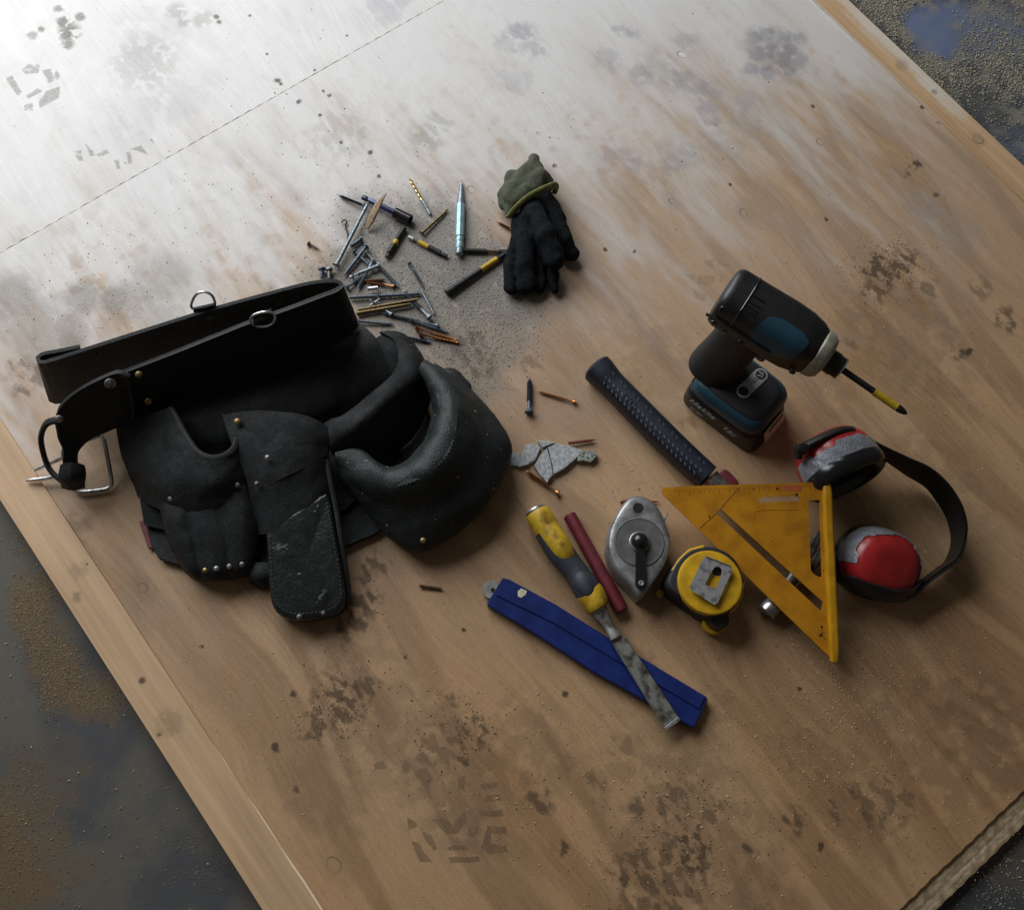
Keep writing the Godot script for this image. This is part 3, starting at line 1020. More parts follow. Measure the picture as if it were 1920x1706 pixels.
func tool_belt() -> void:
	var t := thing("tool_belt", "black leather tool belt with pouches, riveted pockets and chrome buckle", "tool belt", at(480, 880, 0))
	var hide: Material = M.leather
	var worn: Material = M.leather_worn
	var nb := (at(538, 687, 40) - at(251, 787, 40)).normalized().cross(Vector3.UP).normalized()
	if nb.z < 0: nb = -nb
	# the waist strap, standing on edge
	var s := Shape.new()
	strap(s, pts([150, 652, 116, 112, 660, 118, 84, 665, 118, 73, 671, 118, 78, 676, 119, 96, 671, 120, 122, 663, 120, 200, 638, 122, 300, 606, 124, 400, 575, 124, 480, 553, 124, 568, 530, 124, 615, 523, 124, 638, 526, 124, 643, 536, 124, 630, 546, 124, 603, 556, 124, 539, 580, 122, 468, 605, 120, 400, 632, 116, 333, 659, 112, 226, 700, 104]),
		pts([170, 728, 26, 135, 738, 26, 106, 743, 26, 97, 747, 26, 101, 752, 26, 118, 749, 26, 142, 742, 26, 215, 716, 28, 310, 690, 32, 410, 660, 34, 490, 640, 36, 575, 610, 38, 632, 592, 40, 664, 592, 40, 671, 606, 40, 662, 619, 40, 632, 640, 40, 560, 677, 40, 488, 702, 40, 420, 726, 38, 345, 752, 36, 250, 787, 34]), 0.0038, 150, 6)
	obj("waist_strap", s, hide, t)
	# pressed edge line of the strap
	s = Shape.new()
	strap(s, pts([660, 606, 52, 630, 632, 52, 560, 668, 50, 488, 694, 48, 420, 718, 46, 345, 745, 44, 262, 776, 42]), pts([664, 616, 44, 634, 640, 43, 562, 677, 42, 490, 703, 42, 420, 727, 40, 345, 753, 38, 252, 787, 36]), 0.003, 50, 3)
	for k in s.v.size(): s.v[k] += nb * 0.0022
	obj("strap_edge", s, hide, t)
	for q in [[226, 700, 105, 333, 659, 113, 400, 632, 117, 468, 605, 121, 539, 580, 123, 603, 556, 125, 630, 546, 125, 643, 536, 125], [252, 787, 36, 345, 752, 38, 420, 727, 40, 488, 703, 42, 560, 678, 42, 632, 641, 42, 664, 618, 42, 672, 606, 41]]:
		s = Shape.new()
		var line := cr(pts(q), 60)
		for i in line.size(): line[i] += nb * 0.0008
		tube(s, line, 0.0011, 6)
		obj("strap_edge", s, M.leather_edge_highlight, t)  # worn edge in a lighter tone, a highlight put into its colour
	# folded end that holds the buckle
	s = Shape.new()
	sheet(s, [pts([240, 708, 118, 228, 701, 121, 213, 701, 122, 185, 713, 118, 157, 727, 112, 130, 745, 104, 110, 768, 94, 104, 785, 84, 110, 812, 70, 118, 845, 55, 116, 880, 38, 117, 903, 28]),
		pts([248, 738, 90, 236, 730, 97, 218, 733, 100, 190, 745, 96, 164, 757, 92, 140, 770, 86, 120, 788, 80, 113, 800, 74, 118, 825, 62, 126, 852, 50, 126, 882, 38, 127, 904, 30]),
		pts([251, 768, 66, 240, 762, 72, 224, 768, 74, 198, 778, 72, 174, 790, 68, 154, 800, 66, 136, 815, 62, 128, 825, 60, 132, 842, 52, 138, 862, 44, 139, 884, 36, 139, 905, 28]),
		pts([246, 786, 50, 240, 793, 48, 222, 801, 47, 204, 809, 46, 182, 818, 45, 166, 826, 44, 153, 838, 42, 146, 850, 40, 146, 866, 36, 148, 876, 34, 149, 888, 30, 149, 904, 26])], 0.0045, 48, 12, 0.001, 4)
	obj("buckle_strap", s, hide, t)
	s = Shape.new()
	tube(s, cr(pts([228, 701, 122, 236, 708, 119, 241, 722, 108, 246, 745, 90, 249, 765, 72, 248, 780, 58, 240, 792, 49]), 30), 0.0019, 8)
	obj("strap_edge", s, worn, t)
	s = Shape.new()
	tube(s, cr(pts([116, 788, 84, 98, 789, 82, 84, 797, 74, 76, 820, 60, 80, 848, 44, 90, 876, 34, 104, 893, 32, 122, 905, 34, 140, 908, 32, 150, 898, 32]), 40), 0.0042, 8, false, 0.7)
	obj("keeper_loop", s, hide, t)
	s = Shape.new()
	sheet(s, [pts([122, 872, 40, 136, 868, 46, 152, 872, 40]), pts([118, 892, 34, 136, 890, 42, 154, 892, 34]), pts([122, 910, 20, 138, 913, 26, 152, 908, 20])], 0.006, 8, 8, 0.002, 6)
	obj("strap_wrap", s, hide, t)
	var bk := Node3D.new()
	bk.name = "buckle"
	t.add_child(bk)
	s = Shape.new()
	tube(s, cr(pts([184, 817, 30, 191, 819, 29, 197, 840, 25, 208, 898, 8, 207, 910, 5, 198, 917, 4, 160, 922, 4, 143, 920, 5, 133, 908, 8, 122, 870, 24, 118, 846, 32, 128, 838, 34]), 60, true), 0.0024, 10, true)
	obj("buckle_frame", s, M.chrome, bk)
	for q in [[49, 901, 7, 90, 896, 10, 128, 884, 16], [64, 882, 8, 95, 868, 18, 130, 852, 30]]:
		s = Shape.new()
		var path := cr(pts(q), 8)
		tube(s, path, PackedFloat32Array([0.0012, 0.002, 0.0022, 0.0022, 0.0022, 0.0022, 0.0022, 0.002]), 8)
		obj("prong", s, M.chrome, bk)
	# rings on top
	for q in [[359, 577, 122, 361, 562, 128, 370, 550, 134, 383, 547, 136, 396, 553, 134, 402, 565, 128, 400, 574, 122, 380, 580, 118], [469, 602, 124, 474, 592, 130, 490, 586, 131, 508, 586, 129, 515, 593, 126, 512, 605, 122, 498, 612, 121, 480, 611, 121]]:
		s = Shape.new()
		tube(s, cr(pts(q), 40, true), 0.0014, 8, true)
		obj("ring", s, M.chrome, t)
	s = Shape.new()
	sheet(s, [pts([362, 576, 126, 382, 572, 128, 403, 567, 126]), pts([364, 588, 118, 384, 584, 118, 405, 578, 118]), pts([370, 606, 100, 390, 602, 100, 409, 596, 100])], 0.003, 8, 8)
	obj("ring_tab", s, hide, t)
	s = Shape.new()
	sheet(s, [pts([476, 590, 126, 492, 585, 127, 508, 580, 126]), pts([475, 603, 124, 492, 598, 125, 510, 592, 124]), pts([482, 622, 110, 496, 617, 110, 512, 610, 110])], 0.003, 8, 8)
	obj("ring_tab", s, hide, t)
	# panels that hang from the strap and lie on the wood
	s = Shape.new()
	slab(s, pts([232, 795, 9, 222, 822, 9, 254, 885, 9, 267, 929, 9, 272, 981, 9, 284, 1026, 9, 298, 1048, 9, 335, 1060, 9, 400, 1062, 9, 466, 1072, 9, 500, 1096, 9, 560, 1066, 9, 640, 1028, 9, 702, 1002, 9, 770, 950, 9, 820, 850, 9, 790, 740, 9, 700, 660, 9, 500, 720, 9]), Vector3(0, -0.0065, 0), 0.001)
	obj("base_panel", s, hide, t)
	s = Shape.new()
	sheet(s, [pts([238, 775, 24, 330, 738, 26, 440, 700, 28, 538, 668, 28, 620, 636, 28, 672, 606, 26]), pts([240, 800, 34, 340, 775, 42, 440, 745, 46, 540, 715, 46, 640, 675, 42, 708, 643, 32]), pts([245, 850, 30, 340, 830, 36, 440, 810, 40, 540, 785, 40, 650, 735, 36, 724, 694, 26]),
		pts([256, 890, 22, 340, 870, 22, 440, 860, 22, 540, 840, 20, 645, 800, 18, 740, 742, 15]), pts([272, 985, 12, 350, 1000, 12, 440, 1000, 12, 540, 990, 12, 640, 960, 12, 745, 850, 12])], 0.004, 44, 30, 0.002, 9)
	obj("back_panel", s, hide, t)
	s = Shape.new()
	slab(s, pts([260, 978, 5, 272, 974, 5, 294, 1022, 5, 278, 1030, 5]), Vector3(0, -0.0025, 0))
	var o := obj("tag", s, M.tag_red, t)
	o.set_meta("label", "dark red tag sticking out below the panel")
	# pocket with the scooped rim, above the tool loops
	s = Shape.new()
	var rim := pts([222, 803, 38, 270, 785, 56, 308, 770, 62, 322, 770, 64, 336, 796, 66, 352, 824, 68, 370, 848, 69, 395, 859, 69, 420, 855, 67, 440, 838, 62, 446, 798, 56])
	sheet(s, [rim, pts([228, 836, 36, 270, 836, 52, 300, 845, 58, 318, 856, 62, 335, 872, 64, 352, 886, 65, 372, 898, 65, 400, 904, 64, 425, 902, 60, 445, 890, 54, 458, 860, 48]), pts([243, 880, 26, 272, 888, 42, 298, 902, 50, 315, 912, 53, 335, 922, 54, 352, 928, 54, 375, 932, 54, 405, 932, 52, 430, 926, 48, 450, 916, 44, 464, 896, 38]),
		pts([262, 930, 14, 283, 944, 26, 305, 954, 34, 320, 960, 36, 338, 968, 37, 355, 972, 37, 380, 974, 37, 410, 972, 35, 435, 968, 32, 455, 958, 29, 470, 942, 24])], 0.0035, 50, 26, 0.0025, 12)
	obj("scoop_pocket", s, hide, t)
	s = Shape.new()
	tube(s, cr(pts([316, 768, 64, 322, 770, 66, 336, 796, 68, 352, 824, 70, 370, 848, 71, 395, 859, 71, 420, 855, 69, 440, 838, 64, 446, 806, 58]), 44), 0.0036, 8, false, 0.8)
	obj("pocket_rim", s, worn, t)
	# three stitched tool loops
	s = Shape.new()
	sheet(s, [pts([300, 932, 38, 308, 926, 43, 320, 920, 46, 333, 926, 46, 345, 942, 45, 358, 924, 47, 374, 913, 48, 392, 922, 48, 408, 932, 47, 425, 912, 48, 444, 898, 48, 456, 908, 45, 464, 920, 40]),
		pts([308, 968, 32, 316, 972, 40, 330, 974, 43, 342, 976, 42, 353, 978, 40, 366, 976, 43, 382, 974, 44, 398, 975, 43, 412, 975, 41, 430, 970, 43, 448, 966, 44, 460, 964, 41, 472, 960, 34]),
		pts([322, 1018, 24, 332, 1022, 32, 346, 1025, 35, 357, 1027, 34, 366, 1028, 32, 378, 1026, 35, 394, 1025, 36, 410, 1024, 35, 424, 1022, 33, 440, 1018, 35, 456, 1014, 35, 468, 1010, 32, 480, 1004, 26]),
		pts([340, 1052, 10, 346, 1058, 20, 358, 1068, 24, 368, 1074, 23, 378, 1077, 21, 390, 1078, 24, 404, 1078, 25, 416, 1076, 23, 430, 1074, 20, 444, 1071, 23, 460, 1066, 22, 472, 1056, 18, 482, 1042, 12]),
		pts([342, 1058, 3, 350, 1068, 3, 362, 1077, 3, 370, 1081, 3, 380, 1084, 3, 391, 1085, 3, 405, 1085, 3, 418, 1083, 3, 432, 1081, 3, 446, 1078, 3, 464, 1073, 3, 476, 1062, 3, 485, 1046, 3])], 0.003, 60, 30, 0.0012, 14)
	obj("tool_loops", s, hide, t)
	# flap and the long narrow pouch
	s = Shape.new()
	sheet(s, [pts([418, 779, 58, 480, 772, 64, 540, 776, 66, 585, 787, 62, 613, 806, 52]), pts([436, 830, 58, 488, 820, 64, 540, 818, 66, 585, 822, 62, 613, 838, 50]), pts([462, 890, 50, 500, 880, 58, 545, 868, 60, 585, 856, 58, 614, 860, 46]), pts([474, 945, 38, 502, 932, 48, 548, 918, 50, 588, 900, 48, 622, 895, 36]), pts([486, 1000, 22, 505, 1000, 34, 550, 990, 36, 594, 970, 34, 630, 950, 22])], 0.0035, 30, 26, 0.0016, 16)
	obj("pouch_back", s, hide, t)
	s = Shape.new()
	sheet(s, [pts([446, 782, 62, 480, 772, 67, 540, 775, 70, 585, 786, 66, 614, 804, 57]), pts([452, 806, 61, 486, 799, 66, 540, 799, 69, 585, 807, 66, 614, 823, 56]), pts([470, 868, 55, 496, 868, 60, 536, 855, 63, 576, 842, 61, 612, 838, 53]), pts([482, 920, 48, 502, 910, 53, 540, 892, 57, 578, 872, 56, 612, 852, 50])], 0.0032, 30, 18, 0.0016, 18)
	obj("flap", s, hide, t)
	s = Shape.new()
	var fo := cr(pts([499, 984, 40, 520, 976, 43, 560, 954, 46, 607, 926, 44, 616, 930, 42, 626, 985, 39, 636, 1040, 34, 645, 1098, 28, 646, 1126, 25, 636, 1145, 23, 615, 1155, 22, 570, 1162, 23, 542, 1160, 23, 521, 1150, 24, 509, 1132, 26, 504, 1100, 29, 501, 1050, 34]), 80, true)
	var fm := Vector3.ZERO
	for q in fo: fm += q / 80.0
	var fr := []
	for q in [[0.0205, 0.96], [0.019, 0.985], [0.012, 1.0], [0.004, 1.0], [0.0018, 0.985], [0.0006, 0.955], [0.0, 0.91], [-0.0008, 0.7], [-0.0012, 0.4]]:
		var r := PackedVector3Array()
		for p in fo: r.append(fm + (p - fm) * q[1] - Vector3(0, minf(q[0], maxf(p.y - 0.002, 0.0)), 0))
		fr.append(r)
	loft(s, fr)
	obj("knife_pouch", s, M.leather_shiny, t)
	var pouch := s
	s = Shape.new()
	tube(s, cr(pts([611, 852, 48, 618, 895, 44, 629, 950, 36, 640, 1020, 28, 648, 1070, 20, 653, 1110, 13, 650, 1134, 9, 630, 1153, 8]), 40), 0.0030, 8, false, 1.3)
	obj("pouch_welt", s, worn, t)
	s = Shape.new()
	sheet(s, [pts([466, 1060, 14, 486, 1056, 18, 508, 1056, 16]), pts([468, 1078, 14, 486, 1082, 18, 506, 1080, 16]), pts([472, 1090, 3, 488, 1099, 3, 506, 1100, 3])], 0.003, 10, 10)
	obj("hammer_loop", s, hide, t)
	# middle pocket: wide folded rim, then down into the bag
	s = Shape.new()
	sheet(s, [pts([604, 800, 52, 622, 788, 58, 646, 780, 61, 686, 748, 63, 728, 714, 60, 744, 690, 53, 746, 666, 46, 738, 642, 40, 712, 625, 36]), pts([610, 820, 53, 630, 806, 59, 656, 796, 63, 694, 766, 65, 740, 728, 62, 762, 700, 54, 763, 676, 47, 754, 650, 40, 726, 624, 35]), pts([618, 842, 48, 640, 822, 56, 662, 808, 61, 698, 778, 63, 746, 738, 59, 775, 708, 50, 777, 686, 44, 770, 660, 38, 744, 626, 32]),
		pts([632, 862, 34, 655, 850, 38, 680, 835, 42, 716, 806, 42, 758, 766, 40, 786, 730, 34, 792, 700, 30, 786, 672, 25, 765, 640, 20]), pts([650, 900, 12, 670, 890, 12, 700, 880, 12, 740, 850, 12, 780, 805, 12, 800, 760, 12, 806, 724, 12, 800, 696, 11, 782, 664, 10])], 0.0035, 50, 30, 0.0022, 24)
	obj("middle_pocket", s, hide, t)
	var mid := s
	s = Shape.new()
	slab(s, pts([676, 650, 16, 716, 626, 20, 750, 638, 20, 786, 684, 16, 802, 716, 14, 760, 770, 12, 700, 730, 12]), Vector3(0, -0.005, 0), 0.001)
	obj("pocket_lining", s, hide, t)
	# large bag pocket with its mouth open
	s = Shape.new()
	var inner := pts([629, 852, 56, 660, 847, 57, 685, 856, 59, 709, 878, 62, 732, 886, 66, 773, 873, 71, 811, 832, 75, 827, 781, 73, 823, 749, 67, 808, 711, 57, 790, 694, 46])
	var outer := pts([630, 862, 52, 655, 880, 55, 678, 894, 59, 703, 903, 62, 733, 912, 67, 770, 905, 73, 808, 883, 79, 842, 846, 81, 856, 787, 77, 849, 743, 69, 826, 705, 57, 794, 682, 44])
	sheet(s, [pts([640, 850, 40, 664, 852, 40, 688, 862, 40, 712, 876, 40, 734, 880, 42, 770, 864, 46, 800, 826, 48, 814, 780, 46, 812, 750, 42, 800, 716, 36, 785, 698, 28]), inner, outer,
		pts([636, 876, 40, 656, 902, 41, 683, 922, 43, 712, 938, 46, 752, 948, 50, 800, 938, 55, 852, 910, 58, 892, 864, 58, 904, 806, 53, 880, 752, 44, 842, 714, 33, 798, 684, 26]),
		pts([645, 892, 26, 668, 924, 27, 698, 958, 28, 730, 986, 29, 764, 1002, 31, 808, 996, 35, 866, 958, 40, 918, 900, 42, 936, 830, 40, 910, 772, 34, 866, 726, 25, 806, 688, 18]),
		pts([652, 905, 16, 676, 940, 16, 706, 976, 16, 738, 1006, 16, 768, 1025, 18, 806, 1022, 20, 866, 984, 24, 920, 926, 28, 952, 852, 29, 932, 794, 26, 884, 740, 18, 816, 690, 12]),
		pts([656, 905, 4, 680, 940, 4, 710, 974, 4, 742, 1004, 4, 770, 1020, 4, 804, 1014, 4, 858, 976, 4, 908, 920, 4, 938, 850, 4, 918, 796, 4, 874, 746, 4, 812, 698, 4])], 0.0035, 70, 44, 0.003, 28)
	obj("bag_pocket", s, M.leather_green, t)
	var bag := s
	s = Shape.new()
	var lift := Vector3(0.0004, 0.0019, 0.0006)
	sheet(s, [offset(inner, lift), offset(pts([629, 857, 55.5, 658, 863, 58, 682, 875, 61, 706, 890, 64, 732, 899, 68, 772, 889, 73.5, 810, 857, 78, 835, 814, 79, 843, 770, 77, 837, 727, 66, 817, 703, 57, 791, 686, 47]), lift), offset(outer, lift * 1.1)], 0.002, 70, 12)
	obj("pocket_hem", s, M.leather_green, t)
	for k in 2:
		s = Shape.new()
		var e := PackedVector3Array()
		for i in 40: e.append(cr(inner, 40)[i].lerp(cr(outer, 40)[i], 0.3 + 0.4 * k) + Vector3(0.0003, 0.0021, 0.0005))
		tube(s, e, 0.0011, 6)
		obj("rim_seam", s, worn, t)
	s = Shape.new()
	tube(s, cr(inner, 60), 0.0026, 8)
	obj("pocket_rim", s, worn, t)
	s = Shape.new()
	tube(s, cr(pts([806, 1022, 22, 866, 984, 27, 920, 926, 31, 952, 853, 32, 933, 794, 29, 900, 758, 23]), 50), [0.0006, 0.0013, 0.0010, 0.0015, 0.0007, 0.0016, 0.0012, 0.0015, 0.0009, 0.0016, 0.0007, 0.0013, 0.0016, 0.0011, 0.0008, 0.0015, 0.0010, 0.0015, 0.0007, 0.0016, 0.0012, 0.0015, 0.0009, 0.0016, 0.0007, 0.0013, 0.0010, 0.0015, 0.0007, 0.0016, 0.0012, 0.0015, 0.0009, 0.0016, 0.0007, 0.0013, 0.0010, 0.0015, 0.0007, 0.0016, 0.0012, 0.0015, 0.0009, 0.0016, 0.0007, 0.0013, 0.0010, 0.0015, 0.0007, 0.0006], 6)
	obj("worn_edge", s, M.leather_pale, t)
	s = Shape.new()
	blobs(s, [[at(848, 712, 14), at(868, 728, 14), 0.012, 0.010, 0.8], [at(840, 706, 12), at(850, 720, 12), 0.010, 0.010, 0.8]], 0.0025, 0.006)
	obj("side_strap", s, hide, t)
	# plaster marks rubbed into the leather
	s = Shape.new()
	rng.seed = 91
	for k in 44:
		var first := k < 26
		var u := rng.randfn(0.0, 0.4)
		var w := rng.randfn(0.0, 0.4)
		var c := at(528 + u * 22, 1026 - u * 5 + w * 9, 46.2) if first else at(607 + u * 12, 1112 - u * 14 + w * 5, 31.5)
		block(s, c, Vector3(1, 0, -0.3 if first else -1.1).normalized() * rng.randf_range(0.0006, 0.0026), Vector3(0.3, 0, 1).normalized() * rng.randf_range(0.0003, 0.0007), Vector3(0, 0.0006, 0), 0.0001, 0.9, 8)
	obj("plaster_smear", s, M.leather_pale, t).set_meta("kind", "stuff")
	s = Shape.new()
	specks(s, bag, 46, 5)
	specks(s, pouch, 22, 6)
	specks(s, mid, 20, 7)
	obj("plaster_speck", s, M.plaster_spot, t).set_meta("kind", "stuff")
	# stitching
	stitch(t, pts([452, 806, 61.8, 486, 799, 66.8, 540, 799, 69.8, 585, 807, 66.8, 614, 823, 56.8]), Vector3(0, 1, 0.2))
	stitch(t, pts([470, 868, 55.8, 496, 868, 60.8, 536, 855, 63.8, 576, 842, 61.8, 612, 838, 53.8]), Vector3(0, 1, 0.2))
	var inset := PackedVector3Array()
	for p in fo: inset.append(fm + (p - fm) * 0.90 + Vector3(0, 0.0006, 0))
	stitch(t, inset.slice(16, 79), Vector3.UP)
	for q in [[345, 942, 45.6, 353, 978, 40.6, 366, 1028, 32.8, 378, 1077, 22], [408, 932, 47.6, 412, 975, 41.6, 424, 1022, 33.6, 430, 1074, 21]]: stitch(t, pts(q), Vector3.UP)
	stitch(t, pts([228, 836, 36.8, 270, 836, 52.8, 300, 845, 58.8, 318, 856, 62.8, 335, 872, 64.8, 352, 886, 65.8, 372, 898, 65.8, 400, 904, 64.8, 425, 902, 60.8, 445, 890, 54.8]), Vector3.UP)
	stitch(t, pts([610, 820, 53.8, 630, 806, 59.8, 656, 796, 63.8, 694, 766, 65.8, 740, 728, 62.8, 762, 700, 54.8, 763, 676, 47.8]), Vector3.UP)
	stitch(t, offset(outer, lift * 1.9), Vector3.UP)
	stitch(t, pts([646, 893, 27, 668, 925, 28, 699, 960, 29, 731, 988, 30, 764, 1004, 32]), Vector3.UP)
	for e in [0.10, 0.90]:
		var a := cr(pts([333, 659, 113, 400, 632, 117, 468, 605, 121, 539, 580, 123, 603, 556, 125, 628, 547, 125]), 40)
		var b := cr(pts([345, 752, 38, 420, 727, 40, 488, 703, 42, 560, 678, 42, 632, 641, 42, 660, 620, 42]), 40)
		var line := PackedVector3Array()
		for i in 40: line.append(a[i].lerp(b[i], e) + nb * 0.0009)
		stitch(t, line, nb)
	# rivets
	var up := Vector3(0.05, 0.95, 0.3)
	for q in [[260, 703, 107, 3.8, "brass", 1], [216, 747, 86, 3.4, "brass_dark", 1], [110, 786, 90, 4.2, "steel", 1], [501, 858, 68, 3.0, "steel", 0], [444, 790, 69, 3.6, "brass", 0], [481, 907, 58, 2.8, "steel_dark", 0], [320, 934, 50, 3.6, "steel", 0], [374, 926, 52, 3.4, "steel", 0], [444, 910, 52, 3.2, "steel_dark", 0],
		[384, 1069, 29, 2.8, "brass", 0], [405, 1066, 31, 2.8, "steel", 0], [429, 1062, 28, 2.8, "steel", 0], [453, 1058, 28, 2.8, "steel", 0], [702, 958, 31, 3.2, "brass", 0], [793, 1013, 38, 3.0, "brass", 0], [653, 868, 58, 2.4, "steel_dark", 0], [561, 1157, 24, 3.2, "steel_dark", 0], [528, 1150, 20, 2.6, "steel_dark", 0], [606, 1150, 22, 2.6, "steel_dark", 0]]:
		s = Shape.new()
		dome(s, at(q[0], q[1], q[2] + 1.5), nb * 0.8 + Vector3.UP * 0.5 if q[5] == 1 else up, q[3] * 0.001)
		obj("rivet", s, M[q[4]], t)
	for q in [[206, 719, 113, 5.6, "steel"], [226, 773, 64, 3.4, "steel"], [278, 752, 66, 3.8, "brass"], [392, 595, 112, 3.2, "steel_dark"], [182, 660, 106, 3.0, "steel_dark"], [332, 1042, 12, 3.0, "steel_dark"]]:
		s = Shape.new()
		eyelet(s, at(q[0], q[1], q[2] + 2.5), nb * 0.8 + Vector3.UP * 0.5, q[3] * 0.001)
		obj("eyelet", s, M[q[4]], t)
	s = Shape.new()
	dome(s, at(206, 719, 116.5), nb * 0.8 + Vector3.UP * 0.5, 0.0034)
	obj("rivet", s, M.steel, t)

# ---------------------------------------------------------------- small helpers for the tools
func plane_at(x: float, y: float, p0: Vector3, n: Vector3) -> Vector3:     # the point of a plane that stands at pixel x, y
	var d: Vector3 = eye * Vector3(x - 960.0, 853.0 - y, -1900.0)
	return CAM + d * ((p0 - CAM).dot(n) / d.dot(n))

func on_plane(a: Array, p0: Vector3, n: Vector3) -> PackedVector3Array:
	var r := PackedVector3Array()
	for i in range(0, a.size(), 2): r.append(plane_at(a[i], a[i + 1], p0, n))
	return r

func letters(called: String, words: String, size: float, c: Vector3, right: Vector3, n: Vector3, m: Material, parent: Node, font := "Droid Sans", slant := 0.0) -> void:
	var tm := TextMesh.new()
	var f := SystemFont.new()
	f.font_names = PackedStringArray([font])
	tm.font = f
	tm.text = words
	tm.font_size = 32
	tm.pixel_size = size / 32.0
	tm.depth = 0.0003
	tm.curve_step = 3.0
	var o := MeshInstance3D.new()
	o.name = called
	o.mesh = tm
	o.material_override = m
	right = right.normalized()
	n = (n - right * n.dot(right)).normalized()
	o.transform = Transform3D(Basis(right, n.cross(right) + right * slant, n), c - base)
	parent.add_child(o, true)

func lathe_ring(s: Shape, c: Vector3, d: Vector3, a: Vector3, b: Vector3, w: float) -> void:     # a raised bead round a housing
	var path := oval(c, a, b, 0.66, 40)
	tube(s, path, w, 6, true)

func cut_plate(called: String, outline: PackedVector3Array, holes: Array, n: Vector3, th: float, m: Material, parent: Node) -> CSGPolygon3D:    # a plate with cut-outs; its top lies on the outline
	var c := outline[0]
	var fx := (outline[1] - c).normalized()
	var fy := n.cross(fx).normalized()
	var o := CSGPolygon3D.new()
	o.name = called
	var poly := PackedVector2Array()
	for q in outline: poly.append(Vector2((q - c).dot(fx), (q - c).dot(fy)))
	o.polygon = poly
	o.mode = CSGPolygon3D.MODE_DEPTH
	o.depth = th
	o.transform = Transform3D(Basis(fx, fy, n), c - base)
	o.material = m
	for h in holes:
		var k := CSGPolygon3D.new()
		k.name = "slot"
		k.operation = CSGShape3D.OPERATION_SUBTRACTION
		var hp := PackedVector2Array()
		for q in h: hp.append(Vector2((q - c).dot(fx), (q - c).dot(fy)))
		k.polygon = hp
		k.mode = CSGPolygon3D.MODE_DEPTH
		k.depth = th * 3.0
		k.position = Vector3(0, 0, th)
		k.material = m
		o.add_child(k)
	parent.add_child(o, true)
	return o

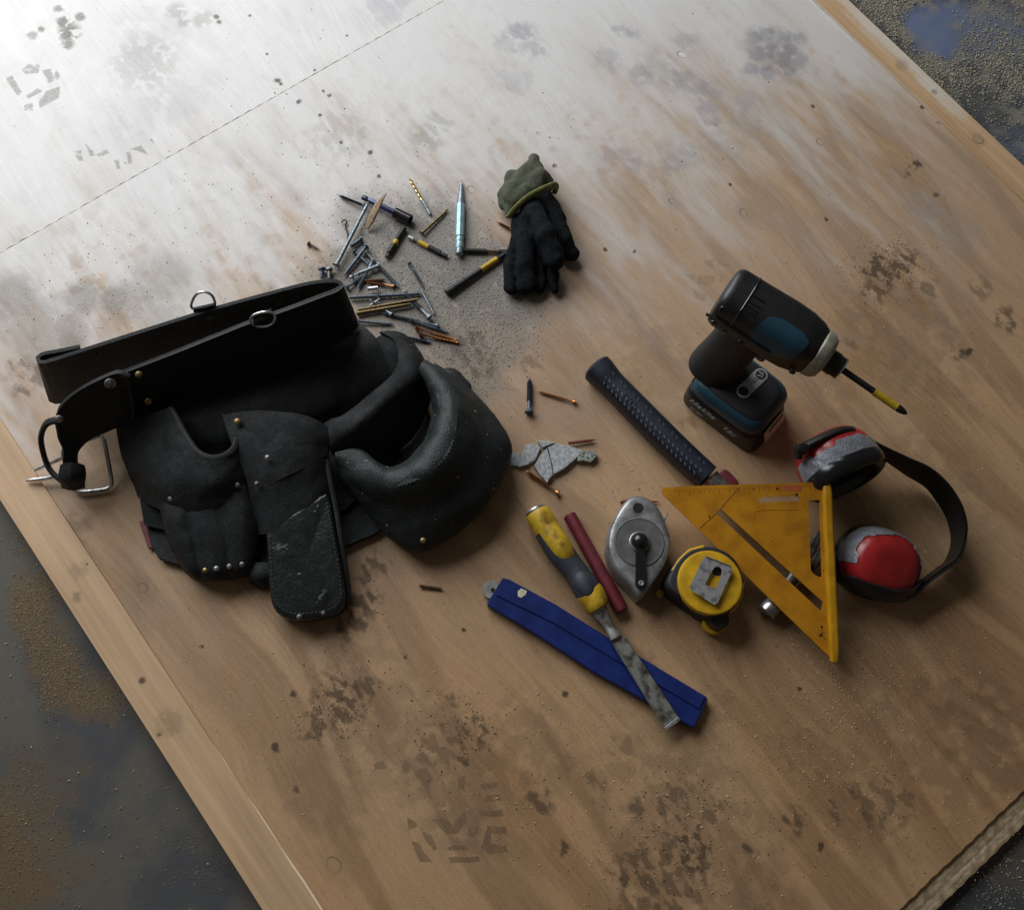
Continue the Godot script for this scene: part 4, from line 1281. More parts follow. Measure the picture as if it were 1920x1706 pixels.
func tool_materials() -> void:
	var grime := noise_tex(0.012, Color(.86, .85, .83), Color.WHITE, 71, 5)
	var fine := noise_tex(0.04, Color(.6, .59, .58), Color.WHITE, 72, 4, 256, 0.4)
	var rust := noise_tex(0.016, Color(.45, .42, .38), Color.WHITE, 73, 5, 256, 0.34)
	var nub := bump_tex(0.3, 74, 0.8)
	mat("black_plastic", .0115, .0122, .0135, 0.42, 0, grime, nub, 22.0)
	mat("band_black", .006, .0062, .0068, 0.34, 0, null, null, 1.0, 0.35)
	mat("black_rubber", .014, .015, .017, 0.62, 0, fine, nub, 22.0)
	mat("black_gloss", .012, .012, .013, 0.22)
	mat("teal", .010, .046, .072, 0.42, 0, null, nub, 22.0)
	mat("navy", .0085, .0115, .024, 0.5, 0, grime, nub, 22.0)
	mat("navy_dot", .042, .047, .07, 0.5)
	mat("cream", .42, .41, .32, 0.5, 0, grime, null, 26.0)
	mat("label_grey", .36, .37, .38, 0.45)
	mat("label_paper", .72, .69, .52, 0.5, 0, grime, null, 40.0)
	mat("pen_white", .40, .40, .40, 0.6)
	mat("ink", .012, .012, .014, 0.5)
	mat("bit_yellow", .52, .34, .012, 0.5, 0, grime, null, 30.0)
	mat("tape_yellow", .62, .36, .012, 0.38, 0, grime, null, 14.0)
	mat("square_yellow", .50, .215, .006, 0.42, 0, noise_tex(0.010, Color(.88, .85, .82), Color.WHITE, 75, 5, 512, 0.4), null, 7.0)
	mat("fence_yellow", .60, .30, .008, 0.34, 0, grime, null, 12.0)
	mat("mould_line", .20, .085, .004, 0.5)
	mat("faded_red", .48, .10, .04, 0.55)
	mat("chisel_yellow", .62, .40, .025, 0.48, 0, noise_tex(0.012, Color(.55, .5, .46), Color.WHITE, 76, 4, 256, 0.36), null, 14.0)
	mat("chisel_grey", .035, .042, .055, 0.6, 0, grime, nub, 22.0)
	mat("blade_steel", .42, .42, .40, 0.42, 0.75, rust, null, 16.0)
	mat("clip_steel", .46, .46, .46, 0.36, 0.6, noise_tex(0.012, Color(.62, .6, .57), Color.WHITE, 90, 5, 256, 0.24), null, 22.0)
	mat("cast_metal", .36, .36, .36, 0.38, 0.6, noise_tex(0.012, Color(.75, .75, .75), Color.WHITE, 77), bump_tex(0.3, 78, 1.0), 18.0)
	mat("cast_grey", .13, .13, .13, 0.6, 0.3, grime, bump_tex(0.3, 79, 2.0), 18.0)
	mat("rod_red", .15, .013, .023, 0.55, 0, grime, null, 20.0)
	mat("case_blue", .0085, .024, .145, 0.36, 0, noise_tex(0.012, Color(.8, .8, .85), Color.WHITE, 80, 5), null, 10.0)
	mat("tab_grey", .36, .36, .34, 0.55, 0.2, grime, null, 30.0)
	mat("muff_red", .42, .022, .022, 0.28, 0, grime, null, 12.0)
	mat("duct_tape", .25, .27, .31, 0.42, 0.1, grime, bump_tex(0.06, 81, 3.0), 16.0)
	mat("hammer_steel", .50, .50, .50, 0.3, 0.9, rust, null, 14.0)
	mat("glove_black", .0125, .0145, .0175, 0.85, 0, fine, bump_tex(0.3, 82, 4.0), 24.0, 0.2)
	mat("glove_olive", .115, .125, .085, 0.95, 0, noise_tex(0.08, Color(.55, .55, .5), Color.WHITE, 83, 5), bump_tex(0.35, 84, 6.0), 24.0)
	mat("glove_band", .20, .20, .055, 0.95, 0, fine, bump_tex(0.35, 84, 6.0), 24.0)
	mat("plaster", .50, .51, .52, 0.9, 0, noise_tex(0.03, Color(.8, .8, .8), Color.WHITE, 85, 5), bump_tex(0.15, 86, 5.0), 22.0)
	mat("plaster_green", .42, .46, .40, 0.9, 0, noise_tex(0.04, Color(.5, .5, .5), Color.WHITE, 87, 5), bump_tex(0.15, 86, 5.0), 22.0)
	mat("zinc", .27, .32, .355, 0.45, 0.6, fine, null, 30.0)
	mat("zinc_dark", .13, .165, .20, 0.5, 0.6, fine, null, 30.0)
	mat("blued", .045, .055, .09, 0.3, 0.6)
	mat("bolt_brass", .20, .145, .06, 0.42, 0.7, fine, null, 30.0)
	mat("copper", .50, .20, .075, 0.32, 0.85, fine, null, 30.0)
	mat("rusty", .13, .065, .035, 0.75, 0.2, fine, null, 30.0)
	mat("red_screw", .17, .035, .022, 0.6, 0.2)
	mat("bit_black", .022, .022, .024, 0.5, 0.3, fine, null, 30.0)
	mat("gold", .62, .45, .16, 0.3, 0.9)
	mat("sky_steel", .30, .47, .52, 0.4, 0.35, grime, null, 26.0)
	mat("splinter", .58, .42, .29, 0.7, 0, noise_tex(0.05, Color(.7, .65, .6), Color.WHITE, 88), null, 20.0)

# ---------------------------------------------------------------- impact driver standing on its battery
func impact_driver() -> void:
	var a := at(1275, 748)
	var b := at(1392, 839)
	var c := at(1464, 770)
	var f := (b - a).normalized()                    # forward
	var r := f.cross(Vector3.UP).normalized()         # towards the pen-marked side or away from it
	if r.dot(b - c) < 0: r = -r
	var up := Vector3.UP
	var len := (b - a).length() * 1.09
	var wid := absf((c - b).dot(r)) * 1.13
	var mid := (a + c) * 0.5
	var t := thing("impact_driver", "black and teal cordless impact driver standing upright on its battery", "impact driver", mid)
	var s := Shape.new()
	# battery
	var rings := []
	for q in [[0.0, 1.05, 0.93], [0.0012, 1.07, 0.97], [0.004, 1.075, 1.0], [0.026, 0.99, 1.0], [0.032, 0.965, 0.96], [0.0345, 0.93, 0.88], [0.035, 0.89, 0.80]]:
		rings.append(oval(mid + up * q[0] - f * len * 0.5 * (1.0 - q[1]), f * len * 0.5 * q[1], r * wid * 0.5 * q[2], 0.32, 36))
	loft(s, rings)
	obj("battery", s, M.black_plastic, t)
	# foot
	s = Shape.new()
	rings = []
	var fc := mid + f * 0.0005
	for q in [[0.0352, 0.92, 0.90], [0.037, 0.97, 0.97], [0.046, 0.96, 0.97], [0.052, 0.91, 0.92], [0.055, 0.83, 0.82], [0.056, 0.76, 0.72]]:
		rings.append(oval(fc + up * q[0], f * len * 0.5 * q[1], r * wid * 0.5 * q[2], 0.42, 36))
	loft(s, rings)
	obj("foot", s, M.teal, t)
	s = Shape.new()
	rings = []
	for q in [[0.0553, 0.84, 0.80], [0.0575, 0.80, 0.75], [0.059, 0.70, 0.66]]:
		rings.append(oval(fc + up * q[0], f * len * 0.5 * q[1], r * wid * 0.5 * q[2], 0.5, 36))
	loft(s, rings)
	obj("foot_top", s, M.black_rubber, t)
	# body
	var pb := at(1350, 548, 186)
	var pf := at(1530, 660, 178)
	var d := (pf - pb).normalized()
	var sd := d.cross(up).normalized()
	if sd.dot(r) < 0: sd = -sd
	var tu := sd.cross(d).normalized()
	if tu.y < 0: tu = -tu
	var L := (pf - pb).length()
	# handle
	s = Shape.new()
	rings = []
	var hb := mid - f * 0.037 + up * 0.056
	var ht := pb + d * (L * 0.37) - up * 0.018
	for q in [[0.0, 0.028, 0.028], [0.10, 0.0275, 0.025], [0.30, 0.0265, 0.022], [0.55, 0.0255, 0.021], [0.8, 0.0255, 0.020], [1.0, 0.028, 0.021]]:
		var bow: Vector3 = f * 0.001 * sin(q[0] * PI)
		rings.append(oval(hb.lerp(ht, q[0]) + bow, f * q[1], r * q[2], 0.8, 32))
	loft(s, rings)
	obj("handle", s, M.black_rubber, t)
	s = Shape.new()
	rings = []
	for q in [[-0.046, 0.014, 0.016], [-0.043, 0.020, 0.023], [-0.036, 0.0245, 0.0265], [-0.020, 0.0265, 0.0285], [0.0, 0.0275, 0.029], [0.35, 0.0275, 0.029], [0.62, 0.028, 0.0295], [0.80, 0.027, 0.029], [0.93, 0.024, 0.0265], [1.0, 0.0205, 0.023]]:
		var w: float = q[0] * L if q[0] > 0.0 else q[0] * 0.20 + 0.0115
		rings.append(oval(pb + d * w, sd * q[1], tu * q[2], 0.66, 36))
	loft(s, rings)
	obj("motor_housing", s, M.black_plastic, t)
	# teal badge wrapped over the shoulder of the housing
	s = Shape.new()
	var rows := []
	for k in 10:
		var row := PackedVector3Array()
		for i in 12:
			var g := lerpf(0.0, 1.45, k / 9.0)
			var x := lerpf(0.42, 0.88, i / 11.0)
			x = 0.645 + 0.215 * (i / 5.5 - 1.0) * pow(1.0 - pow(absf(k / 4.5 - 1.0), 8.0) * 0.75, 0.5) + 0.03 * (k / 4.5 - 1.0)
			var rr := 1.0 if x < 0.8 else lerpf(1.0, 0.945, (x - 0.8) / 0.13)
			row.append(pb + d * (x * L) + sd * sq(cos(g), 0.66) * 0.0281 * rr + tu * sq(sin(g), 0.66) * 0.0299 * rr)
		rows.append(row)
	sheet(s, rows, 0.0012)
	obj("badge", s, M.teal, t)
	s = Shape.new()
	lathe_ring(s, pb + d * (L * 0.235), d, sd * 0.0277, tu * 0.0293, 0.0009)
	obj("seam_ring", s, M.black_gloss, t)
	for k in 4:
		s = Shape.new()
		var g := 1.05 + k * 0.17
		block(s, pb + d * (0.30 * L) + sd * sq(cos(g), 0.66) * 0.0277 + tu * sq(sin(g), 0.66) * 0.0293, d * 0.007, (tu * cos(g) - sd * sin(g)).normalized() * 0.0009, (sd * cos(g) + tu * sin(g)).normalized() * 0.0006, 0.0002, 0.4, 10)
		obj("vent_rib", s, M.black_gloss, t)
	# trigger in front of the grip
	s = Shape.new()
	block(s, hb.lerp(ht, 0.80) + f * 0.029, f * 0.006, r * 0.009, up * 0.014, 0.003, 0.6)
	obj("trigger", s, M.black_gloss, t)
	# seams, screw pits and vents in the housing
	s = Shape.new()
	rows = []
	for k in 2:
		var row := PackedVector3Array()
		for i in 14: row.append(pb + d * (lerpf(0.0, 0.66, i / 13.0) * L) + sd * 0.0286 + tu * (0.004 - 0.003 * k))
		rows.append(row)
	sheet(s, rows, 0.0016)
	obj("seam_rib", s, M.black_plastic, t)
	for q in [[0.10, 0.55], [0.10, -0.2], [0.40, -0.35], [0.22, -0.3], [0.92, -0.2]]:
		s = Shape.new()
		var n := (sd * cos(q[1]) + tu * sin(q[1])).normalized()
		eyelet(s, pb + d * (q[0] * L) + sd * sq(cos(q[1]), 0.78) * 0.0275 + tu * sq(sin(q[1]), 0.78) * 0.029, n, 0.0035)
		obj("screw_pit", s, M.black_gloss, t)
	# nose ring, chuck and bit
	s = Shape.new()
	rings = []
	for q in [[0.985, 0.0225, 0.0245], [1.0, 0.0235, 0.0255], [1.065, 0.0225, 0.0245], [1.11, 0.0195, 0.0205], [1.12, 0.016, 0.016]]: rings.append(oval(pb + d * (q[0] * L), sd * q[1], tu * q[2], 0.9, 32))
	loft(s, rings)
	obj("nose_ring", s, M.cream, t)
	for k in 3:
		s = Shape.new()
		var g := 0.35 + 0.5 * k - 0.6
		block(s, pb + d * (1.035 * L) + sd * cos(g) * 0.0230 + tu * sin(g) * 0.0250, d * 0.003, (tu * cos(g) - sd * sin(g)) * 0.0016, (sd * cos(g) + tu * sin(g)) * 0.0006, 0.0003)
		obj("nose_mark", s, M.tab_grey, t)
	var nose := pb + d * (1.11 * L)
	var tip := at(1699, 775, 168)
	var bd_ := (tip - nose).normalized()
	s = Shape.new()
	lathe(s, nose, bd_, [[0.0, 0.0095], [0.001, 0.0115], [0.010, 0.0118], [0.011, 0.0108], [0.0165, 0.0108], [0.018, 0.0095], [0.019, 0.005]], 24)
	obj("chuck", s, M.bit_black, t)
	s = Shape.new()
	lathe(s, nose + bd_ * 0.0162, bd_, [[0.0, 0.0100], [0.0, 0.0113], [0.0014, 0.0113], [0.0014, 0.0100]], 24)
	obj("chuck_rim", s, M.steel, t)
	var bl := (tip - nose).length()
	var bit := Node3D.new()
	bit.name = "bit"
	t.add_child(bit)
	s = Shape.new()
	lathe(s, nose + bd_ * 0.018, bd_, [[0.0, 0.0036], [bl * 0.40, 0.0036], [bl * 0.41, 0.0033]], 6)
	obj("shank", s, M.bit_black, bit)
	s = Shape.new()
	lathe(s, nose + bd_ * (0.018 + bl * 0.405), bd_, [[0.0, 0.0034], [0.0005, 0.0038], [bl * 0.285, 0.0038], [bl * 0.29, 0.0034]], 14)
	obj("sleeve", s, M.bit_yellow, bit)
	s = Shape.new()
	lathe(s, nose + bd_ * (0.018 + bl * 0.695), bd_, [[0.0, 0.0036], [0.003, 0.0038], [0.006, 0.0032], [0.009, 0.0022], [0.011, 0.0008]], 8)
	obj("tip", s, M.bit_black, bit)
	# writing: pill-shaped control label, maker's name in white pen on the battery, paper sticker
	s = Shape.new()
	var pc := at(1411, 718, 60)
	var pr := (at(1433, 697, 60) - at(1389, 739, 60))
	var pd := pr.normalized()
	var pn := pd.cross(up).normalized()
	var out := PackedVector3Array()
	for k in 28:
		var g := TAU * k / 28.0
		var e := pd * (pr.length() * 0.36 * signf(cos(g)))
		out.append(pc + e + (pd * cos(g) + pn * sin(g)) * 0.0078)
	slab(s, out, Vector3(0, -0.0022, 0), 0.0004)
	var lab := obj("control_label", s, M.label_grey, t)
	for k in 2:
		s = Shape.new()
		lathe(s, pc + pd * pr.length() * (0.37 if k == 0 else -0.37) - up * 0.0004, up, [[0.0, 0.004], [0.0, 0.0056], [0.0007, 0.0056], [0.0007, 0.0]], 18)
		obj("button", s, M.ink, lab)
	letters("lettering", "M", 0.0085, pc + pd * pr.length() * 0.37 + up * 0.0006, -f * 0.4 + pd, up, M.label_grey, lab, "Droid Sans")
	letters("lettering", "- ıl ı", 0.0062, pc + pd * pr.length() * 0.06 + up * 0.0004, pd, up, M.ink, lab)
	s = Shape.new()
	var k0 := fc + f * (len * 0.5 * 0.93) - r * wid * 0.04
	var side := mid + r * (wid * 0.5 + 0.0004)
	letters("handwriting", "Makita", 0.0115, side + up * 0.0245 - f * len * 0.19, f, r, M.pen_white, t, "Droid Sans", 0.35)
	letters("handwriting", "18v", 0.010, side + up * 0.021 + f * len * 0.20, f, r, M.pen_white, t, "Droid Sans", 0.35)
	letters("handwriting", "Li-ion", 0.0070, side + up * 0.010 - f * len * 0.24, f, r, M.pen_white, t, "Droid Sans", 0.35)
	s = Shape.new()
	var slope := (up * 0.022 - f * len * 0.0850).normalized()
	var out_ := r.cross(slope).normalized()
	if out_.dot(f) < 0: out_ = -out_
	var fr := mid + f * (len * 0.5 * 1.065 + 0.0022) - r * wid * 0.06 + up * 0.0150
	block(s, fr, r * wid * 0.26, slope * 0.0105, out_ * 0.0006, 0.0002, 0.2)
	var st_ := obj("sticker", s, M.label_paper, t)
	s = Shape.new()
	block(s, fr + slope * 0.005 - r * wid * 0.03 + out_ * 0.0006, r * wid * 0.18, slope * 0.0025, out_ * 0.0003, 0.0001, 0.2)
	obj("printed_bar", s, M.cast_grey, st_)

# ---------------------------------------------------------------- hammer under the square
func hammer() -> void:
	var ax := cr(pts([1119, 690, 17, 1158, 731, 16, 1258, 832, 16, 1326, 895, 15]), 24)
	var t := thing("hammer", "claw hammer with dotted navy rubber grip lying under the yellow square", "hammer", at(1250, 830, 0))
	var s := Shape.new()
	var rings := []
	for i in 24:
		var u := i / 23.0
		var d := (ax[mini(i + 1, 23)] - ax[maxi(i - 1, 0)]).normalized()
		var sd := d.cross(Vector3.UP).normalized()
		var w := 0.0142 + 0.0028 * smoothstep(0.16, 0.02, u) + 0.001 * sin(u * PI)
		if i == 0:
			rings.append(oval(ax[0] - d * 0.0045, sd * w * 0.6, Vector3.UP * 0.008, 0.8, 28))
			rings.append(oval(ax[0] - d * 0.003, sd * w * 0.86, Vector3.UP * 0.0125, 0.8, 28))
		rings.append(oval(ax[i], sd * w, Vector3.UP * (0.0155 if u > 0.1 else 0.0168), 0.8, 28))
	loft(s, rings)
	var grip := obj("grip", s, M.navy, t)
	var n := 0
	for k in 24:
		for e in [-0.62, -0.25, 0.15]:
			var u := 0.045 + k * 0.0385 + (0.019 if e == -0.25 else 0.0)
			if u > 0.97: continue
			if e == 0.15 and k % 3 == 0: continue
			var p := ax[int(u * 23)].lerp(ax[mini(int(u * 23) + 1, 23)], u * 23 - int(u * 23))
			var d := (ax[23] - ax[0]).normalized()
			var sd := d.cross(Vector3.UP).normalized()
			if sd.x > 0: sd = -sd
			var g: float = -e * 1.15
			var nn := (sd * sin(g) + Vector3.UP * cos(g)).normalized()
			s = Shape.new()
			block(s, p + sd * sq(sin(g), 0.8) * 0.0150 + Vector3.UP * sq(cos(g), 0.8) * 0.0155 + nn * 0.00005, (d * 0.55 + sd * 0.25).normalized() * 0.0024, (d.cross(nn)).normalized() * 0.0011, nn * 0.0007, 0.0004, 0.9, 10)
			obj("grip_dot", s, M.navy_dot, grip)
	letters("embossed_lettering", "170", 0.012, at(1177, 748, 32.4), (ax[23] - ax[0]), Vector3.UP, M.navy_dot, grip)
	s = Shape.new()
	tube(s, pts([1330, 898, 15, 1350, 917, 15, 1420, 985, 14, 1500, 1062, 14]), PackedFloat32Array([0.0125, 0.0115, 0.008, 0.0085]), 16)
	obj("neck", s, M.hammer_steel, t)
	s = Shape.new()
	var e0 := at(1498, 1074, 10.8)
	var hd := (at(1436, 1151, 10.8) - e0)
	lathe(s, e0 - hd * 0.25, hd, [[0.0, 0.008], [0.003, 0.0098], [0.018, 0.0098], [0.026, 0.0085], [hd.length() * 1.25 - 0.018, 0.0090], [hd.length() * 1.25 - 0.014, 0.0106], [hd.length() * 1.25 - 0.002, 0.0107], [hd.length() * 1.25, 0.0095]], 28)
	obj("head", s, M.hammer_steel, t)
	for k in [-1.0, 1.0]:
		s = Shape.new()
		var across: Vector3 = hd.cross(Vector3.UP).normalized() * 0.006 * k
		tube(s, cr(PackedVector3Array([e0 - hd * 0.15 + across * 0.6, e0 - hd * 0.55 + across, e0 - hd * 0.95 + across * 1.4 - Vector3(0, 0.006, 0)]), 10), PackedFloat32Array([0.007, 0.007, 0.0068, 0.0065, 0.006, 0.0055, 0.005, 0.0042, 0.0034, 0.002]), 10, false, 0.7)
		obj("claw", s, M.hammer_steel, t)
	var o := Shape.new()
	block(o, at(1366, 900, 8), Vector3(0.009, 0, 0.008), Vector3(-0.004, 0, 0.0045), Vector3(0, 0.006, 0), 0.002, 0.6)
	tag(obj("red_stub", o, M.rod_red), "small dark red stub beside the hammer neck, half under the square", "stub")

# ---------------------------------------------------------------- rafter square
func rafter_square() -> void:
	var a := at(1238, 917, 36)
	var b := at(1547, 905, 60)
	var c := at(1562, 1236, 19)
	var n := (a - b).cross(c - b).normalized()
	if n.y < 0: n = -n
	var t := thing("rafter_square", "yellow plastic triangular rafter square leaning over the hammer", "rafter square", at(1470, 1030, 0))
	var pl := cut_plate("plate", on_plane([1240, 921, 1243, 914, 1300, 911, 1544, 904, 1558, 1232, 1548, 1224, 1244, 928], a, n),
		[on_plane([1351, 953, 1342, 961, 1541, 1147, 1544, 1129], a, n), on_plane([1516, 938, 1538, 937, 1542, 1081, 1536, 1082, 1526, 1076, 1521, 1069], a, n),
		on_plane([1423, 933, 1436, 932, 1438, 928, 1442, 932, 1460, 931, 1463, 927, 1467, 931, 1484, 931, 1487, 926, 1491, 931, 1502, 931, 1500, 940, 1478, 940, 1476, 943, 1473, 940, 1454, 941, 1452, 944, 1449, 941, 1430, 942, 1427, 944, 1424, 942], a, n)], n, 0.0042, M.square_yellow, t)
	# fence
	var s := Shape.new()
	var d := (c - b).normalized()
	var w := n.cross(d).normalized()
	if w.x < 0: w = -w
	var rings := []
	var L := (c - b).length() + 0.004
	for k in 16:
		var u := k / 15.0
		var e := 1.0 if k > 0 and k < 15 else 0.72
		rings.append(oval(b - d * 0.002 + d * (u * L) + w * 0.0012 - n * 0.0015, w * 0.0050 * e, n * 0.0100 * e, 0.45, 20))
	loft(s, rings)
	obj("fence", s, M.fence_yellow, t)
	# graduations along the edge and a moulded line
	s = Shape.new()
	for k in 62:
		var u := 0.03 + k * 0.0152
		var p := b.lerp(a, u) + (c - b) * 0.006
		var ln := 0.003 if k % 4 else 0.0065
		if k % 2: ln *= 0.6
		block(s, p + d * ln * 0.5 + n * 0.00005, d * ln * 0.5, w * 0.00022, n * 0.00012, 0.00004, 0.2, 8)
	var g := obj("scale_mark", s, M.mould_line, t)
	g.set_meta("kind", "stuff")
	for q in [[1414, 968, 1421, 957, 1503, 955], [1351, 953, 1386, 913, 1386, 913], [1343, 962, 1312, 990, 1312, 990]]:
		s = Shape.new()
		var path := on_plane(q, a + n * 0.00005, n)
		if q[2] == q[4]: path.resize(2)
		tube(s, cr(path, 10), 0.00035, 6)
		obj("moulded_line", s, M.mould_line if q[0] != 1414 else M.square_yellow, t)
	s = Shape.new()
	rng.seed = 77
	for k in 60:
		var u := rng.randf()
		var v := rng.randf() * 0.94
		if k < 14: u = 0.02 + rng.randf() * 0.02; v = 0.8 + rng.randf() * 0.15
		if u + v > 0.95 or (k > 34 and v > 0.12): continue
		var e := b + (a - b) * (u * 0.96 + 0.02) + (c - b) * (v + 0.01)
		var rr := 0.0005 + 0.0016 * pow(rng.randf(), 3.0)
		var blot := PackedVector3Array()
		for i in 7: blot.append(e + n * 0.00012 + (d * cos(TAU * i / 7.0) * 1.3 + w * sin(TAU * i / 7.0)) * rr * rng.randf_range(0.5, 1.3))
		slab(s, blot, -n * 0.0003, 0.00005)
	var chips := obj("paint_chip", s, M.ink, t)
	chips.set_meta("kind", "stuff")
	s = Shape.new()
	slab(s, on_plane([1466, 910, 1504, 909, 1503, 922, 1480, 921, 1467, 917], a + n * 0.00015, n), -n * 0.0004, 0.0001)
	obj("faded_sticker", s, M.faded_red, t)

# ---------------------------------------------------------------- tape measure lying on its side
func tape_measure() -> void:
	var t := thing("tape_measure", "yellow and black tape measure on its side with steel belt clip up", "tape measure", at(1315, 1105, 0))
	var s := Shape.new()
	var top := [1250, 1092, 1256, 1073, 1270, 1050, 1292, 1031, 1325, 1023, 1358, 1031, 1382, 1051, 1396, 1086, 1392, 1116, 1378, 1143, 1352, 1158, 1328, 1156, 1290, 1131, 1258, 1108]
	var rings := []
	for q in [[1.0, 0.97], [3.0, 0.995], [6.0, 1.0], [30.0, 1.0], [34.0, 0.985], [36.5, 0.95], [37.5, 0.90]]:
		var ring := PackedVector3Array()
		var mid := at(1325, 1090, 36)
		for i in range(0, top.size(), 2):
			var p := at(top[i], top[i + 1], 36)
			p = mid + (p - mid) * q[1]
			ring.append(Vector3(p.x, q[0] * 0.001, p.z))
		rings.append(cr(ring, 56, true))
	loft(s, rings)
	obj("case", s, M.black_rubber, t)
	s = Shape.new()
	var c := at(1332, 1092, 40)
	lathe(s, Vector3(c.x, 0.034, c.z), Vector3.UP, [[0.0, 0.028], [0.0, 0.0335], [0.0055, 0.0335], [0.0068, 0.0325], [0.0074, 0.030], [0.0078, 0.012], [0.0078, 0.0]], 48)
	obj("side_disc", s, M.tape_yellow, t)
	for q in [[1259, 1069, 1273, 1047, 1292, 1029, 1320, 1021, 1324, 1029, 1300, 1044, 1285, 1062, 1279, 1073], [1397, 1090, 1394, 1117, 1380, 1143, 1370, 1150, 1366, 1145, 1380, 1128, 1390, 1104]]:
		s = Shape.new()
		var o := PackedVector3Array()
		for i in range(0, q.size(), 2): o.append(at(q[i], q[i + 1], 36.5))
		slab(s, o, Vector3(0, -0.026, 0), 0.0012)
		obj("shell", s, M.tape_yellow, t)
	cut_plate("belt_clip", pts([1318, 1048, 47, 1325, 1043, 47, 1372, 1062, 47, 1374, 1069, 47, 1346, 1130, 47, 1340, 1134, 47, 1296, 1107, 47, 1294, 1099, 47]), [pts([1337, 1068, 47, 1342, 1062, 47, 1350, 1063, 47, 1354, 1069, 47, 1353, 1078, 47, 1343, 1104, 47, 1322, 1096, 47])], Vector3.UP, 0.0013, M.clip_steel, t)
	s = Shape.new()
	tube(s, pts([1324, 1043, 47.5, 1372, 1062, 47.5]), 0.0007, 8)
	obj("clip_edge", s, M.chrome, t)
	s = Shape.new()
	lathe(s, Vector3(c.x, 0.040, c.z) + (at(1344, 1071, 40) - at(1332, 1092, 40)), Vector3.UP, [[0.0, 0.006], [0.0016, 0.006], [0.0020, 0.005], [0.0021, 0.0]], 18)
	obj("clip_boss", s, M.black_gloss, t)
	s = Shape.new()
	var m := at(1350, 1159, 30)
	lathe(s, Vector3(m.x, 0.001, m.z), Vector3.UP, [[0.0, 0.0095], [0.002, 0.0105], [0.026, 0.0105], [0.029, 0.009], [0.030, 0.0]], 28)
	obj("mouth", s, M.black_plastic, t)
	s = Shape.new()
	lathe(s, Vector3(m.x - 0.001, 0.003, m.z + 0.0016), Vector3.UP, [[0.0, 0.0095], [0.0, 0.0122], [0.010, 0.0122], [0.0108, 0.011], [0.0108, 0.009]], 28)
	obj("mouth_lip", s, M.tape_yellow, t)
	s = Shape.new()
	block(s, at(1236, 1113, 6), Vector3(0.0035, 0, 0.002), Vector3(-0.0015, 0, 0.003), Vector3(0, 0.005, 0), 0.001, 0.5)
	obj("shell", s, M.tape_yellow, t)

